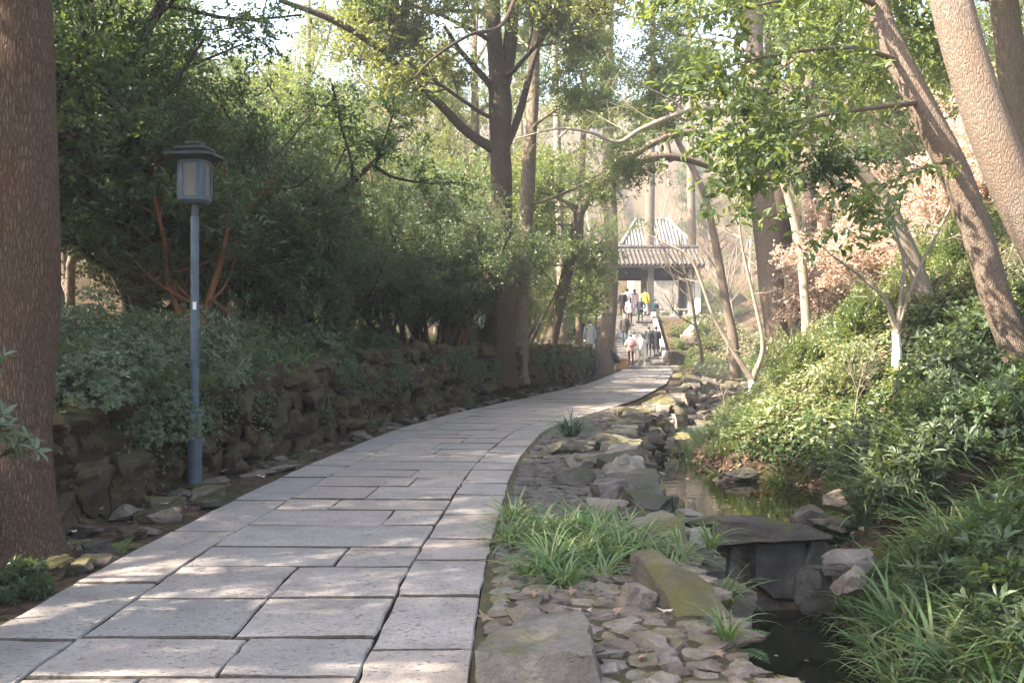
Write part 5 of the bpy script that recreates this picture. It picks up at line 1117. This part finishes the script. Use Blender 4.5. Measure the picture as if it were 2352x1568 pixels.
person('person in a long cream quilted coat walking with a phone at the ear',PX(1474,55.2),55.2,.165,1.35,CR,.62,(.62,.56,.46),s=1.02,arms='phone',stride=.2,puffy=.04,shoes=(.7,.66,.6),group=GP)
person('person in a pink coat with a pink backpack and dark red trousers',PX(1449,55.1),55.1,.165,.05,(.62,.42,.38),.8,(.09,.02,.02),s=1.0,arms='straps',hood=(.72,.66,.6),pack=(.55,.25,.24),shoes=(.08,.02,.02),group=GP,puffy=.02)
person('person in a white jacket half hidden behind the pink backpack',PX(1455,55.85),55.85,step_z(1),0,(.75,.75,.74),.78,(.5,.5,.5),s=1.0,hood=(.8,.8,.8),group=GP,puffy=.02)
person('person in a dark grey quilted jacket on the lowest steps',PX(1490,56.4),56.4,step_z(3),.1,(.05,.048,.055),.72,(.04,.045,.06),arms='front',group=GP,puffy=.03)
person('person in a long black coat beside the grey quilted jacket',PX(1507,56.4),56.4,step_z(3),-.3,BK,.42,(.05,.07,.11),arms='front',group=GP)
person('bearded man in a brown-grey jacket coming down the steps',PX(1435,57.6),57.6,step_z(7),math.pi,(.06,.05,.045),.78,(.04,.09,.14),arms='down',beard=True,s=1.05,group=GP)
person('woman in a lilac coat and dark red trousers climbing the steps',PX(1447,59.9),59.9,step_z(14)+.15,0,(.5,.4,.45),.72,(.07,.02,.025),longhair=True,s=.93,stride=.1,group=GP)
person('grey-haired person in navy climbing with hands clasped behind',PX(1471,59.9),59.9,step_z(14)+.15,0,NV,.78,(.04,.045,.055),hair='hair_grey',arms='back',s=.95,stride=-.1,group=GP)
person('person in a white jacket standing under the gate',PX(1441,61.2),61.2,3.06,0,(.72,.72,.73),.75,BK,s=.98,group=GP)
person('long-haired woman in pale pink under the gate',PX(1457,61.4),61.4,3.06,.2,(.62,.45,.47),.7,(.7,.7,.7),longhair=True,s=.96,group=GP)
person('person in a yellow jacket and white skirt by the gate column',PX(1482,61.0),61.0,3.06,-.2,(.62,.42,.06),.78,(.7,.7,.68),s=.96,skirt=(.74,.74,.74),group=GP)
person('person in black at the gate behind the trunk',PX(1430,61.0),61.0,3.06,.1,BK,.5,BK,s=.9,group=GP)
person('person in a turquoise jacket in the court beyond the gate',PX(1503,72),72,G(PX(1503,72),72),1.2,(.0,.36,.36),.8,(.03,.05,.09),s=.95,pack=(.03,.03,.05),group=GP)
GT='people behind the thicket'
for px,Yq,col,lab in [(1013,36,(.75,.75,.75),'person in a white hooded jacket seen through the thicket, the leftmost'),(1048,37,(.7,.72,.74),'person in white partly hidden by stems in the thicket'),(1068,35.5,(.04,.04,.05),'person in a dark jacket seen through the thicket'),(1104,37,(.55,.66,.64),'person in pale green seen beside the forked tree')]:
    x=PX(px,Yq); zg=G(x,Yq); person(lab,x,Yq,zg,.5,col,.75,(.05,.05,.06),s=.92,hood=col,group=GT)
x=PX(1354,47.5); person('person in a pale grey coat behind the far lamp post',x,47.5,G(x,47.5),.3,(.55,.55,.56),.6,(.1,.1,.1),hood=(.6,.6,.6),group=GT)
x=PX(1332,49); person('person in red trousers behind the terrace bushes',x,49,G(x,49),.3,(.05,.05,.05),.85,(.3,.05,.03),group=GT)
# trolley and box
cart=thing('folding_cart','folding luggage cart with a wicker crate at the foot of the steps','cart',(PX(1431,54.3),54.3,.0))
mb=MB(); 
for sg in (-1,1): tube(mb,[[sg*.18,0,.12],[sg*.18,0,.95]],[.012,.012],6); 
tube(mb,[[-.18,0,.95],[.18,0,.95]],[.014,.014],6,cap=True); tube(mb,[[-.2,0,.08],[.2,0,.08]],[.014,.014],6,cap=True); link('handle',mb.mesh('handle',M['chrome']),cart)
one_box('crate',(0,-.12,.32),(.4,.34,.36),M['cardboard'],cart,0,.02); one_box('crate_rim',(0,-.12,.52),(.44,.38,.05),cloth((.3,.12,.08)),cart,0,.01)
for sg in (-1,1):
    mb=MB(); tube(mb,[[sg*.2,0,.07],[sg*.24,0,.07]],[.07,.07],14,cap=True); link('wheel',mb.mesh('wheel',cloth((.02,.02,.02))),cart)
bx=thing('cardboard_box','open cardboard box set on the slabs beside the cart','box',(PX(1429,53.6),53.6,.005))
for nm,c,s in [('side',(0,-.2,.16),(.66,.012,.3)),('side',(0,.2,.16),(.66,.012,.3)),('side',(-.33,0,.16),(.012,.4,.3)),('side',(.33,0,.16),(.012,.4,.3)),('bottom',(0,0,.012),(.66,.4,.012))]: one_box(nm,c,s,M['cardboard'],bx)
one_box('contents',(0,0,.16),(.6,.35,.24),cloth((.5,.46,.4)),bx,0,.05)
# whitewashed bush in the court
rng=np.random.default_rng(8); x=PX(1549,70); o=thing('court_shrub','bare fan-shaped shrub with whitewashed foot in the court beyond the gate','shrub',(x,70,G(x,70))); tm=MB(); wm=MB(); tips=[]
for q in range(9):
    az=uni(0,6.28); le=uni(.2,.8); d=nrm([math.cos(az)*le,math.sin(az)*le*.6,1]); tube(wm,[[0,0,-.1],d*.55],[.06,.05],6); grow(tm,tips,d*.55,d,2.2,.04,1,rng,dict(max=3,kids=(0,4,3),ang=.5,ratio=.55,wig=.08,up=(.05,.05,.05,.03),start=.3))
link('stems',tm.mesh('stems',M['bark_pale']),o); link('painted_foot',wm.mesh('painted_foot',M['whitewash']),o)

ORD=['first','second','third','fourth','fifth','sixth','seventh','eighth','ninth','tenth','eleventh','twelfth','thirteenth','fourteenth','fifteenth','sixteenth','seventeenth','eighteenth','nineteenth','twentieth','twenty-first','twenty-second','twenty-third','twenty-fourth']
from collections import defaultdict
gr=defaultdict(list)
for o in COL.objects:
    if o.parent is None and 'label' in o and 'group' in o: gr[o['label']].append(o)
for lab,os_ in gr.items():
    if 1<len(os_)<=24 and not os_[0].name.startswith('fallen_leaf'):
        os_.sort(key=lambda o:o.location.x/max(o.location.y,.1))
        for i_,o in enumerate(os_): o['label']=' '.join(lab.split()[:11])+', %s from the left'%ORD[i_]

# ------------------------------------------------------------------ haze
hz=MB(); box(hz,(0,280,36),(900,690,78)); k=NT('haze_air'); v=k.n('VolumePrincipled',Color=(.93,.95,1.0),Density=.0014,Anisotropy=.25); k.t.links.new(v.outputs[0],k.out.inputs['Volume'])
tag(link('haze',hz.mesh('haze',k.mat,False)),'thin pale haze in the valley air',None,None,'stuff')
